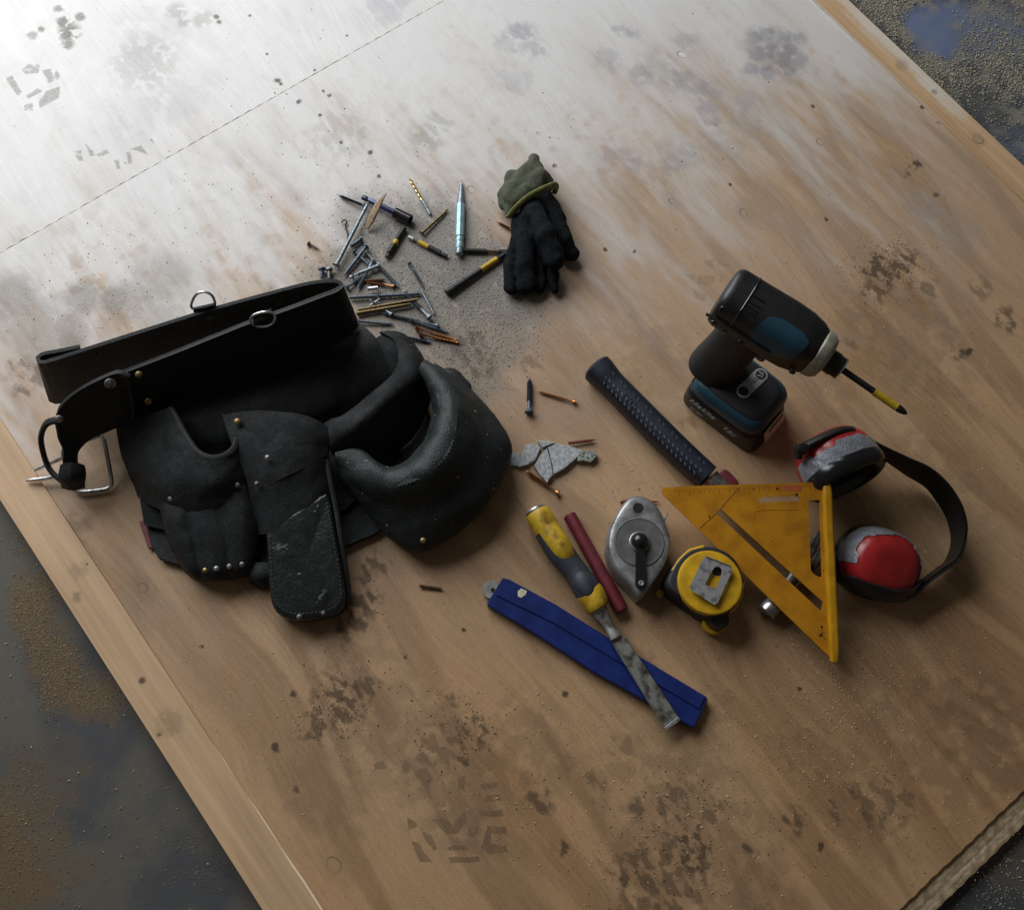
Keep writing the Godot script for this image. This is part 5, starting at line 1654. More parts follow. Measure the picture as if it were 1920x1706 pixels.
# ---------------------------------------------------------------- chalk line reel
func chalk_reel() -> void:
	var t := thing("chalk_line_reel", "grey cast metal teardrop chalk line reel with black crank", "chalk line reel", at(1192, 1035, 0))
	var top := [1181, 932, 1199, 929, 1216, 934, 1230, 946, 1241, 962, 1250, 985, 1257, 1006, 1259, 1024, 1254, 1046, 1246, 1064, 1230, 1090, 1214, 1110, 1200, 1122, 1186, 1108, 1158, 1076, 1146, 1054, 1140, 1034, 1139, 1016, 1143, 992, 1154, 967, 1167, 946]
	var s := Shape.new()
	var mid := at(1199, 1025, 34)
	var rings := []
	for q in [[0.5, 0.95], [2.0, 0.985], [5.0, 1.0], [24.0, 1.0], [24.4, 0.985], [25.2, 0.985], [25.6, 1.0], [30.0, 0.985], [32.6, 0.95], [33.8, 0.90], [34.0, 0.80]]:
		var ring := PackedVector3Array()
		for i in range(0, top.size(), 2):
			var p := at(top[i], top[i + 1], 30)
			p = mid + (p - mid) * q[1]
			ring.append(Vector3(p.x, q[0] * 0.001, p.z))
		rings.append(cr(ring, 72, true))
	loft(s, rings)
	obj("case", s, M.cast_metal, t)
	var c := at(1199, 1016, 35)
	c.y = 0.0338
	s = Shape.new()
	lathe(s, c, Vector3.UP, [[0.0, 0.024], [0.0, 0.0268], [0.0010, 0.0262], [0.0014, 0.0250], [0.0008, 0.0242], [0.0007, 0.0], ], 48)
	obj("side_cover", s, M.cast_grey, t)
	s = Shape.new()
	lathe(s, c + Vector3(0, 0.0008, 0), Vector3.UP, [[0.0, 0.0085], [0.0, 0.0110], [0.0016, 0.0108], [0.0022, 0.0098], [0.0012, 0.0085]], 32)
	obj("hub_ring", s, M.cast_metal, t)
	s = Shape.new()
	lathe(s, c, Vector3.UP, [[0.0, 0.008], [0.004, 0.0086], [0.008, 0.0078], [0.0105, 0.0052], [0.0115, 0.0022], [0.0117, 0.0]], 24)
	obj("knob", s, M.black_gloss, t)
	var e := at(1202, 1094, 38)
	e.y = c.y
	s = Shape.new()
	var k0 := c + Vector3(0, 0.0075, 0)
	var k1 := e + Vector3(0, 0.0055, 0)
	var along := (k1 - k0).normalized()
	var sd := along.cross(Vector3.UP).normalized()
	var o := PackedVector3Array()
	for k in 12: o.append(k0 + (sd * cos(PI * k / 11.0) - along * sin(PI * k / 11.0)) * 0.0046)
	for k in 14: o.append(k1 + (-sd * cos(PI * k / 13.0) + along * sin(PI * k / 13.0)) * 0.0060)
	slab(s, o, Vector3(0, -0.0032, 0), 0.0009)
	obj("crank", s, M.black_gloss, t)
	s = Shape.new()
	eyelet(s, k1, Vector3.UP, 0.0030)
	dome(s, k1, Vector3.UP, 0.0012, 0.3)
	obj("crank_screw", s, M.steel, t)
	s = Shape.new()
	var hc := at(1197, 953, 34)
	lathe(s, Vector3(hc.x, 0.0336, hc.z), Vector3.UP, [[0.0, 0.0056], [0.0, 0.0068], [0.0010, 0.0066], [0.0008, 0.0056]], 28)
	obj("hole_rim", s, M.cast_metal, t)
	s = Shape.new()
	lathe(s, Vector3(hc.x, 0.0337, hc.z), Vector3.UP, [[0.0, 0.0050], [0.0009, 0.0057], [0.0009, 0.0]], 24)
	obj("hole_dark", s, M.bit_black, t)  # flat black disc; the dark inside of the opening is painted
	for k in 7:
		s = Shape.new()
		var u := k / 6.0
		var p := at(lerpf(1180, 1151, u) + 2, lerpf(941, 976, u) + 3, 33)
		tube(s, PackedVector3Array([p + Vector3(-0.0015, -0.0006, 0.0), p + Vector3(0.0035, 0.0006, 0.0012)]), 0.0007, 6)
		obj("rib", s, M.cast_metal, t)
		s = Shape.new()
		p = at(lerpf(1217, 1244, u) - 6, lerpf(943, 978, u) + 3, 33)
		tube(s, PackedVector3Array([p + Vector3(-0.003, 0.0006, 0.001), p + Vector3(0.002, -0.0006, 0.0)]), 0.0007, 6)
		obj("rib", s, M.cast_metal, t)
	s = Shape.new()
	slab(s, pts([1244, 974, 24, 1252, 961, 26, 1254, 963, 26, 1247, 978, 24]), Vector3(0, -0.0014, 0), 0.0003)
	obj("hook", s, M.steel, t)

# ---------------------------------------------------------------- chisel, red rod, blue folding case
func chisel() -> void:
	var t := thing("chisel", "wood chisel with yellow and grey handle, stained blade across blue case", "chisel", at(1110, 1130, 0))
	var ax := cr(pts([1006, 960, 15, 1014, 973, 15, 1034, 1008, 15, 1058, 1045, 15, 1078, 1070, 15, 1100, 1103, 16, 1121, 1139, 17]), 30)
	var s := Shape.new()
	tube(s, ax, [0.0125, 0.0133, 0.0135, 0.0136, 0.0137, 0.0138, 0.014, 0.0142, 0.0144, 0.0145, 0.0146, 0.0146, 0.0145, 0.0143, 0.014, 0.0136, 0.0133, 0.0131, 0.013, 0.0131, 0.0134, 0.0138, 0.0142, 0.0144, 0.0144, 0.0142, 0.0138, 0.0132, 0.0125, 0.011], 28)
	obj("handle", s, M.chisel_grey, t)
	s = Shape.new()
	tube(s, cr(pts([1006, 960, 15, 1016, 977, 15, 1026, 994, 15]), 8), [0.0128, 0.0138, 0.0142, 0.0143, 0.0143, 0.0143, 0.0142, 0.014], 28)
	obj("end_cap", s, M.chisel_yellow, t)
	s = Shape.new()
	tube(s, cr(pts([1005, 959, 15, 1003, 954.5, 15]), 3), [0.0118, 0.0118, 0.011], 24)
	obj("strike_plate", s, M.steel, t)
	s = Shape.new()
	tube(s, cr(pts([1026, 990, 19, 1044, 1016, 20, 1060, 1040, 20, 1072, 1058, 18]), 16), [0.0122, 0.0124, 0.0125, 0.0126, 0.0126, 0.0126, 0.0126, 0.0125, 0.0124, 0.0122, 0.0118, 0.0112, 0.0102, 0.0088, 0.0065, 0.003], 24)
	obj("grip_panel", s, M.chisel_yellow, t)
	s = Shape.new()
	tube(s, cr(pts([1100, 1103, 15.5, 1112, 1122, 16, 1121, 1139, 16.5, 1123, 1142, 16.5]), 10), [0.0138, 0.0144, 0.0147, 0.0147, 0.0146, 0.0143, 0.0138, 0.0132, 0.0126, 0.0112], 28)
	obj("ferrule", s, M.chisel_yellow, t)
	s = Shape.new()
	tube(s, cr(pts([1085, 1080, 19, 1098, 1100, 21, 1108, 1117, 21.5, 1113, 1126, 20]), 10), [0.010, 0.011, 0.0114, 0.0115, 0.0113, 0.0109, 0.0102, 0.009, 0.007, 0.003], 20)
	obj("grip_tongue", s, M.chisel_grey, t)
	s = Shape.new()
	tube(s, cr(pts([1119, 1136, 17, 1130, 1155, 18, 1144, 1178, 19, 1155, 1196, 19.5]), 12), [0.0098, 0.0094, 0.0086, 0.0076, 0.0066, 0.0058, 0.0052, 0.005, 0.0052, 0.0058, 0.0064, 0.0066], 16, false, 0.55)
	obj("shank", s, M.blade_steel, t)
	s = Shape.new()
	var o := pts([1147, 1192, 19.5, 1160, 1186, 19.5, 1175, 1195, 19.5, 1180, 1204, 19.4, 1277, 1350, 16.2, 1249, 1369, 16.2, 1149, 1208, 19.5])
	slab(s, o, Vector3(0, -0.0032, 0), 0.0011)
	obj("blade", s, M.blade_steel, t)
	s = Shape.new()
	slab(s, pts([1272, 1344, 16.6, 1277, 1350, 16.5, 1249, 1369, 16.5, 1246, 1364, 16.6]), Vector3(0, -0.0009, 0), 0.0003)
	obj("cutting_edge", s, M.steel, t)

func red_rod() -> void:
	var s := Shape.new()
	var a := at(1067, 965, 7)
	var b := at(1167, 1146, 7)
	var L := (b - a).length()
	lathe(s, a, b - a, [[0.0, 0.0055], [0.0006, 0.0068], [0.002, 0.0071], [L - 0.012, 0.0074], [L - 0.002, 0.0073], [L, 0.0062]], 10, 0.5)
	tag(obj("marker_stick", s, M.rod_red), "dull dark red round stick lying between chisel handle and chalk reel", "marking stick")

func blue_case() -> void:
	var t := thing("folding_case", "long blue plastic folding case with round grey tab, under the chisel blade", "folding case", at(1120, 1220, 0))
	var s := Shape.new()
	slab(s, pts([943, 1083, 11, 955, 1086, 11, 1042, 1133, 11, 1142, 1196, 11, 1325, 1306, 11, 1328, 1312, 11, 1303, 1364, 11, 1294, 1362, 11, 1205, 1311, 11, 1114, 1261, 11, 996, 1184, 11, 914, 1135, 11, 914, 1129, 11]), Vector3(0, -0.0105, 0), 0.0012)
	obj("body", s, M.case_blue, t)
	s = Shape.new()
	slab(s, pts([946, 1086, 12.6, 955, 1088, 12.6, 1042, 1135, 12.6, 1142, 1198, 12.6, 1322, 1307, 12.6, 1311, 1329, 12.6, 1150, 1235, 12.6, 1034, 1166, 12.6, 930, 1116, 12.6]), Vector3(0, -0.0022, 0), 0.0006)
	obj("leaf", s, M.case_blue, t)
	s = Shape.new()
	lathe(s, at(922, 1107, 3), Vector3.UP, [[0.0, 0.0092], [0.0006, 0.0098], [0.0032, 0.0098], [0.0038, 0.0092], [0.0038, 0.0045], [0.0034, 0.0040], [0.0034, 0.0]], 32)
	obj("round_tab", s, M.tab_grey, t)
	s = Shape.new()
	lathe(s, at(924, 1106, 6.6), Vector3.UP, [[0.0, 0.0014], [0.0, 0.0024], [0.0006, 0.0024], [0.0006, 0.0]], 14)
	obj("tab_hole_dark", s, M.bit_black, t)  # black disc painting the shade inside the hole of the tab
	s = Shape.new()
	slab(s, pts([971, 1108, 12.9, 978, 1103, 12.9, 988, 1108, 12.9, 986, 1115, 12.9, 977, 1121, 12.9, 971, 1118, 12.9]), Vector3(0, -0.0006, 0), 0.0002)
	obj("dried_smear", s, M.label_paper, t)

# ---------------------------------------------------------------- ear defenders
func cup_point(c: Vector3, n: Vector3, ax: Vector3, ay: Vector3, az: float, v: float, R: float, D: float, grow := 0.0) -> Vector3:   # v 0 at the rim, 1 at the top of the shell
	var k := pow(cos(v * PI / 2.0), 0.5)
	var h := pow(sin(v * PI / 2.0), 0.85)
	return c + (ax * sq(cos(az), 0.88) * 1.0 + ay * sq(sin(az), 0.88) * 0.88) * (R + grow) * k + n * (h * (D + grow))

func muff_cup(t: Node3D, c: Vector3, n: Vector3, ax: Vector3, R: float, D: float, tape: Array, seed: int) -> void:
	n = n.normalized()
	ax = (ax - n * ax.dot(n)).normalized()
	var ay := n.cross(ax).normalized()
	var cup := Node3D.new()
	cup.name = "ear_cup"
	t.add_child(cup, true)
	var s := Shape.new()
	var rings := []
	for k in 15:
		var v := k / 14.0 * 0.985
		var ring := PackedVector3Array()
		for i in 44: ring.append(cup_point(c, n, ax, ay, TAU * i / 44.0, v, R, D))
		rings.append(ring)
	loft(s, rings)
	obj("shell", s, M.muff_red, cup)
	s = Shape.new()
	rings = []
	for q in [[0.004, 0.99], [0.001, 1.035], [-0.005, 1.05], [-0.011, 1.03], [-0.0145, 0.95], [-0.015, 0.84], [-0.012, 0.72], [-0.006, 0.66], [-0.004, 0.40]]:
		var ring := PackedVector3Array()
		for i in 44: ring.append(c + n * q[0] + (ax * sq(cos(TAU * i / 44.0), 0.88) + ay * sq(sin(TAU * i / 44.0), 0.88) * 0.88) * R * q[1])
		rings.append(ring)
	loft(s, rings)
	obj("cushion", s, M.black_gloss, cup)
	# strips of duct tape with torn edges
	rng.seed = seed
	for q in tape:
		s = Shape.new()
		var rows := []
		var cut := []
		for i in 40: cut.append(q[3] + (0.10 if (i / 9) % 2 == 0 else 0.0) * q[4] + rng.randf_range(-0.014, 0.014))
		for k in 9:
			var row := PackedVector3Array()
			for i in 40:
				var v: float = lerpf(q[2], cut[i], k / 8.0)
				row.append(cup_point(c, n, ax, ay, lerpf(q[0], q[1], i / 39.0), v, R, D, 0.0009 + 0.0002 * sin(i * 1.3 + k)))
			rows.append(row)
		sheet(s, rows, 0.0007)
		obj("duct_tape", s, M.duct_tape, cup)

func ear_defenders() -> void:
	var t := thing("ear_defenders", "red ear defenders patched with grey duct tape, black headband on edge", "ear defenders", at(1660, 970, 0))
	var right := (at(1700, 1040) - at(1600, 1040)).normalized()
	var down := (at(1650, 1100) - at(1650, 1000)).normalized()
	# cup lying with its red shell up
	muff_cup(t, at(1642, 1056, 14), Vector3.UP + right * 0.16 + down * 0.34, right * 0.94 + down * 0.34, 0.0425, 0.036, [[PI * 0.10, PI * 1.08, 0.0, 0.42, 1.0], [PI * -0.22, PI * 0.16, 0.0, 0.46, -0.6]], 5)
	# cup standing on its side
	var n2 := (-right * 0.45 - down * 0.86 - Vector3.UP * 0.14).normalized()
	muff_cup(t, at(1580, 883, 43), n2, right * 0.9 - down * 0.40, 0.0435, 0.044, [[PI * 1.00, PI * 2.0, 0.0, 0.20, 0.7]], 9)
	var s := Shape.new()
	strap(s, pts([1572, 806, 72, 1596, 803, 70, 1620, 812, 64, 1646, 829, 56, 1700, 855, 48, 1744, 875, 45, 1778, 904, 44, 1804, 943, 43, 1815, 980, 42, 1814, 1008, 41, 1807, 1034, 39, 1797, 1051, 36, 1765, 1074, 32, 1730, 1101, 29, 1700, 1122, 27, 1672, 1126, 27]),
		pts([1574, 815, 62, 1594, 813, 58, 1614, 824, 50, 1640, 845, 36, 1698, 886, 14, 1737, 910, 9, 1761, 940, 8, 1778, 969, 7, 1787, 999, 7, 1787, 1025, 7, 1780, 1046, 7, 1773, 1058, 7, 1752, 1074, 9, 1722, 1096, 11, 1690, 1113, 12, 1664, 1116, 14]), 0.0028, 110, 8)
	obj("headband", s, M.band_black, t)
	s = Shape.new()
	tube(s, cr(pts([1813, 1010, 41.5, 1807, 1034, 39.5, 1797, 1052, 36.5, 1765, 1075, 32.5, 1730, 1102, 29.5, 1702, 1122, 27.5]), 40), 0.0011, 6)
	obj("band_edge", s, M.black_gloss, t)
	# yokes
	s = Shape.new()
	tube(s, cr(pts([1497, 858, 60, 1502, 842, 66, 1530, 826, 70, 1572, 808, 70, 1598, 806, 66]), 26), 0.0042, 10, false, 1.5)
	obj("yoke", s, M.black_plastic, t)
	s = Shape.new()
	block(s, at(1504, 842, 68), right * 0.007, down * 0.005, Vector3.UP * 0.006, 0.002, 0.6)
	obj("yoke_knob", s, M.black_plastic, t)
	s = Shape.new()
	sheet(s, [pts([1573, 1076, 30, 1600, 1080, 38, 1640, 1094, 41, 1680, 1104, 39, 1710, 1100, 33, 1726, 1086, 28]), pts([1570, 1083, 24, 1598, 1092, 32, 1638, 1107, 34, 1676, 1116, 32, 1708, 1110, 27, 1730, 1092, 22]), pts([1580, 1092, 17, 1604, 1103, 23, 1640, 1120, 25, 1672, 1126, 24, 1706, 1119, 20, 1730, 1098, 16])], 0.0035, 40, 10, 0.0006, 6)
	obj("yoke", s, M.black_plastic, t)
	s = Shape.new()
	lathe(s, at(1657, 1108, 36), Vector3.UP + down * 0.6, [[0.0, 0.006], [0.002, 0.0062], [0.0035, 0.005], [0.004, 0.0]], 18)
	obj("yoke_knob", s, M.black_plastic, t)

# ---------------------------------------------------------------- work glove
func glove() -> void:
	var t := thing("work_glove", "crumpled black rubber work glove with olive knitted cuff", "glove", at(1005, 440, 0))
	var s := Shape.new()
	var B := []
	for q in [[992, 372, 24, 1000, 408, 26, 15, 17, 0.9], [1000, 408, 26, 1012, 440, 22, 16, 17, 0.8], [972, 408, 18, 968, 450, 16, 9, 7, 1], [968, 450, 16, 956, 495, 12, 7, 7.2, 1], [956, 495, 12, 958, 541, 9, 7.4, 7.4, 1],
		[984, 410, 24, 984, 470, 24, 9.5, 11, 1], [984, 470, 24, 987, 531, 13, 11.5, 12.5, 1], [1002, 430, 20, 1012, 490, 14, 8, 7, 1], [1012, 490, 14, 1014, 542, 8, 7, 6, 1], [1004, 398, 36, 1022, 440, 40, 10.5, 12, 1], [1022, 440, 40, 1040, 484, 30, 12, 13, 1],
		[1030, 480, 14, 1038, 520, 9, 7, 6.5, 1], [1038, 520, 9, 1039, 542, 7, 6.5, 6, 1], [1022, 372, 22, 1044, 410, 24, 11, 9.5, 1], [1044, 410, 24, 1058, 450, 20, 9.5, 8.4, 1], [1058, 450, 20, 1071, 474, 12, 8.5, 9.2, 1]]:
		B.append([at(q[0], q[1], q[2]), at(q[3], q[4], q[5]), q[6] * 0.001, q[7] * 0.001, q[8]])
	blobs(s, B, 0.0021, 0.0022, 0.0024, 3)
	obj("glove_body", s, M.glove_black, t, 60)
	s = Shape.new()
	B = []
	for q in [[1002, 300, 16, 985, 335, 22, 6, 14, 1], [985, 335, 22, 962, 372, 20, 15, 13, 0.9], [1004, 312, 18, 1012, 338, 24, 9, 14, 0.9], [1012, 338, 24, 1022, 345, 20, 14, 10, 1], [962, 330, 14, 948, 362, 10, 9, 9, 1], [948, 362, 10, 946, 386, 10, 7, 6, 1], [1002, 300, 16, 1003, 295, 15, 6, 4.0, 1], [990, 320, 30, 970, 352, 30, 8, 8, 1], [975, 368, 22, 958, 396, 14, 12, 8, 1], [1000, 350, 26, 985, 366, 28, 14, 12, 1]]:
		B.append([at(q[0], q[1], q[2]), at(q[3], q[4], q[5]), q[6] * 0.001, q[7] * 0.001, q[8]])
	blobs(s, B, 0.0022, 0.005, 0.0034, 8)
	obj("knitted_cuff", s, M.glove_olive, t, 60)
	s = Shape.new()
	tube(s, cr(pts([954, 405, 12, 958, 402, 24, 969, 388, 36, 988, 371, 42, 1008, 359, 44, 1026, 351, 42, 1039, 347, 32, 1043, 352, 18, 1040, 360, 10]), 44), 0.0042, 12, false, 0.75)
	obj("cuff_band", s, M.glove_band, t)

# ---------------------------------------------------------------- bits of plaster
func plaster() -> void:
	var n := 0
	for q in [["largest of the broken pale plaster flakes, beside the upright black bolt end", [1028, 838, 1045, 831, 1070, 836, 1092, 844, 1081, 859, 1060, 877, 1039, 889, 1036, 868], 7.0],
		["pale plaster flake split from the largest one along a straight crack", [1026, 839, 1034, 868, 1037, 890, 1026, 905, 1012, 889, 1002, 874, 1010, 858], 6.5], ["thin pale plaster sliver on top of the flake group", [1009, 826, 1028, 827, 1041, 830, 1018, 838], 8.0],
		["grey plaster flake between the bag pocket and the largest flake", [986, 833, 1003, 832, 1014, 839, 1004, 862, 990, 871, 974, 876, 972, 872, 980, 848], 5.0], ["small grey plaster flake touching the rim of the bag pocket", [956, 850, 975, 848, 978, 858, 972, 875, 955, 872], 4.0],
		["greenish rounded plaster lump at the end of the flake group", [1091, 846, 1104, 844, 1119, 848, 1120, 855, 1108, 866, 1095, 863, 1083, 864, 1082, 858], 7.5]]:
		var s := Shape.new()
		var o := PackedVector3Array()
		rng.seed = 40 + n
		var a: Array = q[1]
		var c := a.size() / 2
		for i in c:
			var p := at(a[i * 2], a[i * 2 + 1], q[2] * 0.9)
			var p2 := at(a[(i * 2 + 2) % a.size()], a[(i * 2 + 3) % a.size()], q[2] * 0.9)
			for k in 3:
				o.append(p.lerp(p2, k / 3.0) + Vector3(rng.randf_range(-1, 1), rng.randf_range(-0.6, 0.6), rng.randf_range(-1, 1)) * 0.0003)
		slab(s, o, Vector3(0, -q[2] * 0.0008, 0), 0.0004)
		tag(obj("plaster_flake", s, M.plaster_green if n == 5 else M.plaster, null, 25), q[0], "plaster flake", "broken plaster flakes beside the tool belt")
		n += 1

# ---------------------------------------------------------------- screws, nails, bits
func pin(s: Shape, x0: float, y0: float, h0: float, x1: float, y1: float, h1: float, r: float, head: float, kind: String) -> void:    # from the head to the tip
	var a := at(x0, y0, h0)
	var d := at(x1, y1, h1) - a
	var L := d.length()
	r *= 0.001
	head *= 0.001
	var p := []
	if kind == "nail": p = [[0.0, head * 0.7], [0.0003, head], [0.0014, head], [0.0018, r], [L - r * 3.5, r], [L, 0.0002]]
	elif kind == "bolt": p = [[0.0, head * 0.6], [0.0006, head * 0.95], [0.0030, head], [0.0032, r], [L - 0.001, r], [L, r * 0.7]]
	elif kind == "rod": p = [[0.0, r * 0.8], [0.0005, r], [L - 0.0005, r], [L, r * 0.8]]
	else:
		p = [[0.0, head * 0.8], [0.0004, head], [0.001, head], [head * 1.0 + 0.0008, r * 0.8]]
		var z := L * (0.32 if kind == "screw" else 0.10)
		p.append([z, r * 0.8])
		while z < L - 0.004:
			var k := clampf((L - z) / 0.008, 0.35, 1.0)
			p.append([z + 0.0005, r * 1.18 * k])
			p.append([z + 0.0012, r * 0.72 * k])
			z += 0.0017
		p.append([L, 0.0002])
	lathe(s, a, d, p, 10)

func fasteners() -> void:
	var g := "loose screws, nails and bolts between the tool belt and the glove"
	for q in [
		[683, 386, 6, 632, 365, 2, 1.7, 2.6, "thread", "blued", "dark blued screw whose point sticks out beside the nut driver", "screw"],
		[630, 498, 6, 691, 378, 9, 2.3, 5.0, "nail", "zinc", "long thick grey nail leaning across the nut driver shank", "nail"],
		[679, 446, 4, 657, 462, 4, 2.4, 3.2, "bolt", "zinc_dark", "short dark bolt beside the long thick grey nail", "bolt"],
		[687, 461, 5, 643, 519, 3, 2.2, 4.2, "nail", "zinc_dark", "tapered grey masonry nail pointing at the belt's curled end", "nail"],
		[686, 473, 4, 750, 541, 2, 2.0, 3.4, "screw", "zinc", "long shiny zinc screw running away from the tapered nail's head", "screw"],
		[806, 596, 5, 753, 543, 3, 2.4, 4.2, "screw", "zinc", "thick grey coach screw crossing over the brass bolts", "screw"],
		[711, 497, 6, 660, 518, 4, 2.0, 4.2, "nail", "zinc", "short pale nail with broad head lying over the long zinc screw", "nail"],
		[658, 516, 5, 662, 531, 3, 1.6, 3.4, "bolt", "steel", "stubby shiny bolt at the tip of the short pale nail", "bolt"],
		[665, 527, 3, 724, 524, 2, 1.6, 2.6, "nail", "rusty", "rusty brown nail above the copper screw near the belt", "nail"],
		[739, 537, 3, 683, 528, 2, 1.5, 3.2, "screw", "copper", "copper screw just below the rusty brown nail", "screw"],
		[689, 542, 6, 709, 539, 6, 2.4, 2.6, "rod", "chrome", "short bright steel sleeve on the dark bolt", "sleeve"],
		[708, 538, 8, 709, 560, 5, 1.0, 1.6, "rod", "zinc_dark", "thin dark pin crossing the bright steel sleeve", "pin"],
		[712, 560, 5, 693, 573, 2, 1.0, 1.6, "rod", "steel", "thin bent shiny wire end under the dark pin", "wire"],
		[655, 558, 4, 788, 550, 3, 2.0, 3.0, "rod", "zinc_dark", "long straight grey-teal rod beside the belt's curled end", "rod"],
		[668, 588, 4, 770, 570, 4, 2.5, 3.0, "bolt", "bolt_brass", "long brass bolt, lower of the two lying side by side", "bolt"],
		[783, 561, 7, 672, 581, 4, 1.8, 2.6, "rod", "bolt_brass", "dull brass rod, upper of the two lying side by side", "rod"],
		[822, 611, 4, 712, 586, 2, 1.8, 3.8, "screw", "zinc_dark", "long grey countersunk screw below the brass bolts", "screw"],
		[671, 602, 4, 739, 608, 2, 1.7, 2.4, "nail", "zinc_dark", "dark grey nail half hidden under the belt end", "nail"],
		[779, 614, 4, 862, 640, 2, 1.6, 3.4, "screw", "copper", "copper screw, upper one of the shiny pair", "screw"],
		[786, 626, 4, 866, 644, 2, 1.6, 3.6, "screw", "copper", "copper screw, lower one of the shiny pair", "screw"],
		[724, 624, 4, 812, 643, 2, 1.7, 2.8, "thread", "blued", "black threaded screw running under the copper pair", "screw"],
		[767, 493, 3, 796, 542, 2, 1.5, 2.8, "screw", "zinc_dark", "thin rusty grey screw above the bright shank", "screw"],
		[814, 589, 3, 789, 543, 3, 1.4, 2.4, "rod", "zinc", "thin bright bolt shank beside the coach screw", "shank"],
		[700, 488, 5, 668, 545, 3, 2.0, 3.6, "screw", "zinc", "zinc screw with its point toward the long grey-teal rod", "screw"],
		[664, 470, 4, 700, 505, 3, 1.8, 3.4, "nail", "zinc_dark", "small dark nail between the thick grey nail and the zinc screw", "nail"],
		[648, 540, 4, 690, 512, 3, 1.9, 3.8, "screw", "zinc_dark", "dark grey screw with its head beside the curled belt end", "screw"],
		[735, 590, 4, 690, 560, 3, 1.7, 3.2, "screw", "zinc", "grey screw crossing the upper brass rod", "screw"],
		[770, 600, 4, 845, 625, 2, 1.6, 3.2, "screw", "zinc_dark", "grey screw lying just above the copper pair", "screw"],
		[790, 438, 4, 841, 391, 2, 1.7, 3.8, "nail", "bolt_brass", "brown brass nail between drill bit and pale blue punch", "nail"],
		[577, 456, 3, 601, 469, 2, 1.3, 3.0, "screw", "steel_dark", "tiny screw lying alone on the dusty wood", "screw"],
		[962, 432, 3, 929, 414, 2, 1.5, 3.0, "thread", "copper", "brown screw poking out from under the glove", "screw"],
		[603, 501, 6, 603, 522, 4, 2.2, 4.6, "bolt", "zinc_dark", "dull short bolt end standing over the belt's far edge", "bolt"],
		[617, 502, 6, 617, 523, 4, 2.0, 4.4, "bolt", "zinc", "shinier short bolt end standing over the belt's far edge", "bolt"],
		[992, 774, 5, 993, 706, 3, 2.6, 5.4, "screw", "zinc_dark", "thick grey screw lying alone between bag pocket and hammer grip", "screw"],
		[1079, 754, 3, 1005, 733, 2, 1.4, 3.0, "screw", "copper", "thin copper screw beside the thick grey screw", "screw"],
		[1066, 831, 4, 1119, 824, 3, 1.8, 2.0, "thread", "red_screw", "red-brown screw half under the largest plaster flake", "screw"],
		[1047, 925, 4, 984, 881, 3, 1.7, 3.4, "screw", "copper", "copper screw touching the lower side of the plaster flakes", "screw"],
		[786, 1098, 3, 827, 1104, 2, 1.5, 1.6, "rod", "rusty", "small rusty nail piece lying alone below the bag pocket", "nail"],
		[1164, 943, 3, 1184, 934, 2, 1.6, 2.0, "thread", "red_screw", "red-brown screw tip at the top of the chalk reel", "screw"],
		[1215, 940, 3, 1238, 941, 2, 1.3, 1.6, "thread", "red_screw", "thin red-brown screw between chalk reel and yellow square", "screw"]]:
		var s := Shape.new()
		pin(s, q[0], q[1], q[2], q[3], q[4], q[5], q[6], q[7], q[8])
		tag(obj(q[11], s, M[q[9]]), q[10], q[11], g if q[1] < 660 else "")
	# twisted dark wire
	var s := Shape.new()
	tube(s, cr(pts([640, 418, 2, 645, 412, 4, 650, 416, 3, 647, 424, 2, 651, 436, 2, 652, 448, 2]), 20), 0.0010, 6)
	tag(obj("bent_wire", s, M.rusty), "small bent dark wire beside the long thick grey nail", "wire", g)
	# splinter of wood
	s = Shape.new()
	var p := pts([688, 429, 4, 696, 410, 12, 708, 385, 20, 724, 362, 30])
	var ring := []
	var d := (p[3] - p[0]).normalized()
	var sd := d.cross(Vector3.UP).normalized()
	for q in [[0, 0.0018, 0.0012], [1, 0.0044, 0.0022], [2, 0.0038, 0.0020], [3, 0.0006, 0.0005]]: ring.append(oval(p[q[0]], sd * q[1], sd.cross(d) * q[2], 0.5, 12))
	loft(s, ring)
	tag(obj("wood_splinter", s, M.splinter), "pale pointed wood splinter propped on the nut driver", "wood splinter", "")
	# nut driver
	var t := thing("nut_driver_bit", "dark blue nut driver bit with shiny black socket", "driver bit", at(725, 392, 0))
	var a := at(679, 369, 6.5)
	var b := at(770, 413, 7)
	d = b - a
	var L := d.length()
	s = Shape.new()
	lathe(s, a, d, [[0.0, 0.0030], [0.0006, 0.0036], [0.006, 0.0036], [0.0075, 0.0026], [0.009, 0.0026], [0.0105, 0.0035], [L * 0.40, 0.0035]], 6)
	obj("shank", s, M.blued, t)
	s = Shape.new()
	lathe(s, a + d * 0.36, d, [[0.0, 0.0030], [0.0005, 0.0034], [L * 0.30, 0.0034], [L * 0.31, 0.0050]], 18)
	obj("collar", s, mat("deep_blue", .015, .024, .095, 0.35), t)
	s = Shape.new()
	lathe(s, a + d * 0.655, d, [[0.0, 0.0045], [0.0012, 0.0064], [L * 0.345 - 0.001, 0.0066], [L * 0.345, 0.0058], [L * 0.345 - 0.0004, 0.0045], [L * 0.345 - 0.008, 0.0040]], 24)
	obj("socket", s, M.black_gloss, t)
	# pale blue nail punch
	t = thing("nail_punch", "pale blue steel nail punch with pointed tip", "nail punch", at(861, 410, 0))
	a = at(861, 478, 6)
	b = at(865, 339, 3)
	d = b - a
	L = d.length()
	s = Shape.new()
	lathe(s, a, d, [[0.0, 0.0030], [0.001, 0.0046], [0.006, 0.0049], [0.008, 0.0044]], 20)
	obj("struck_end", s, M.zinc, t)
	s = Shape.new()
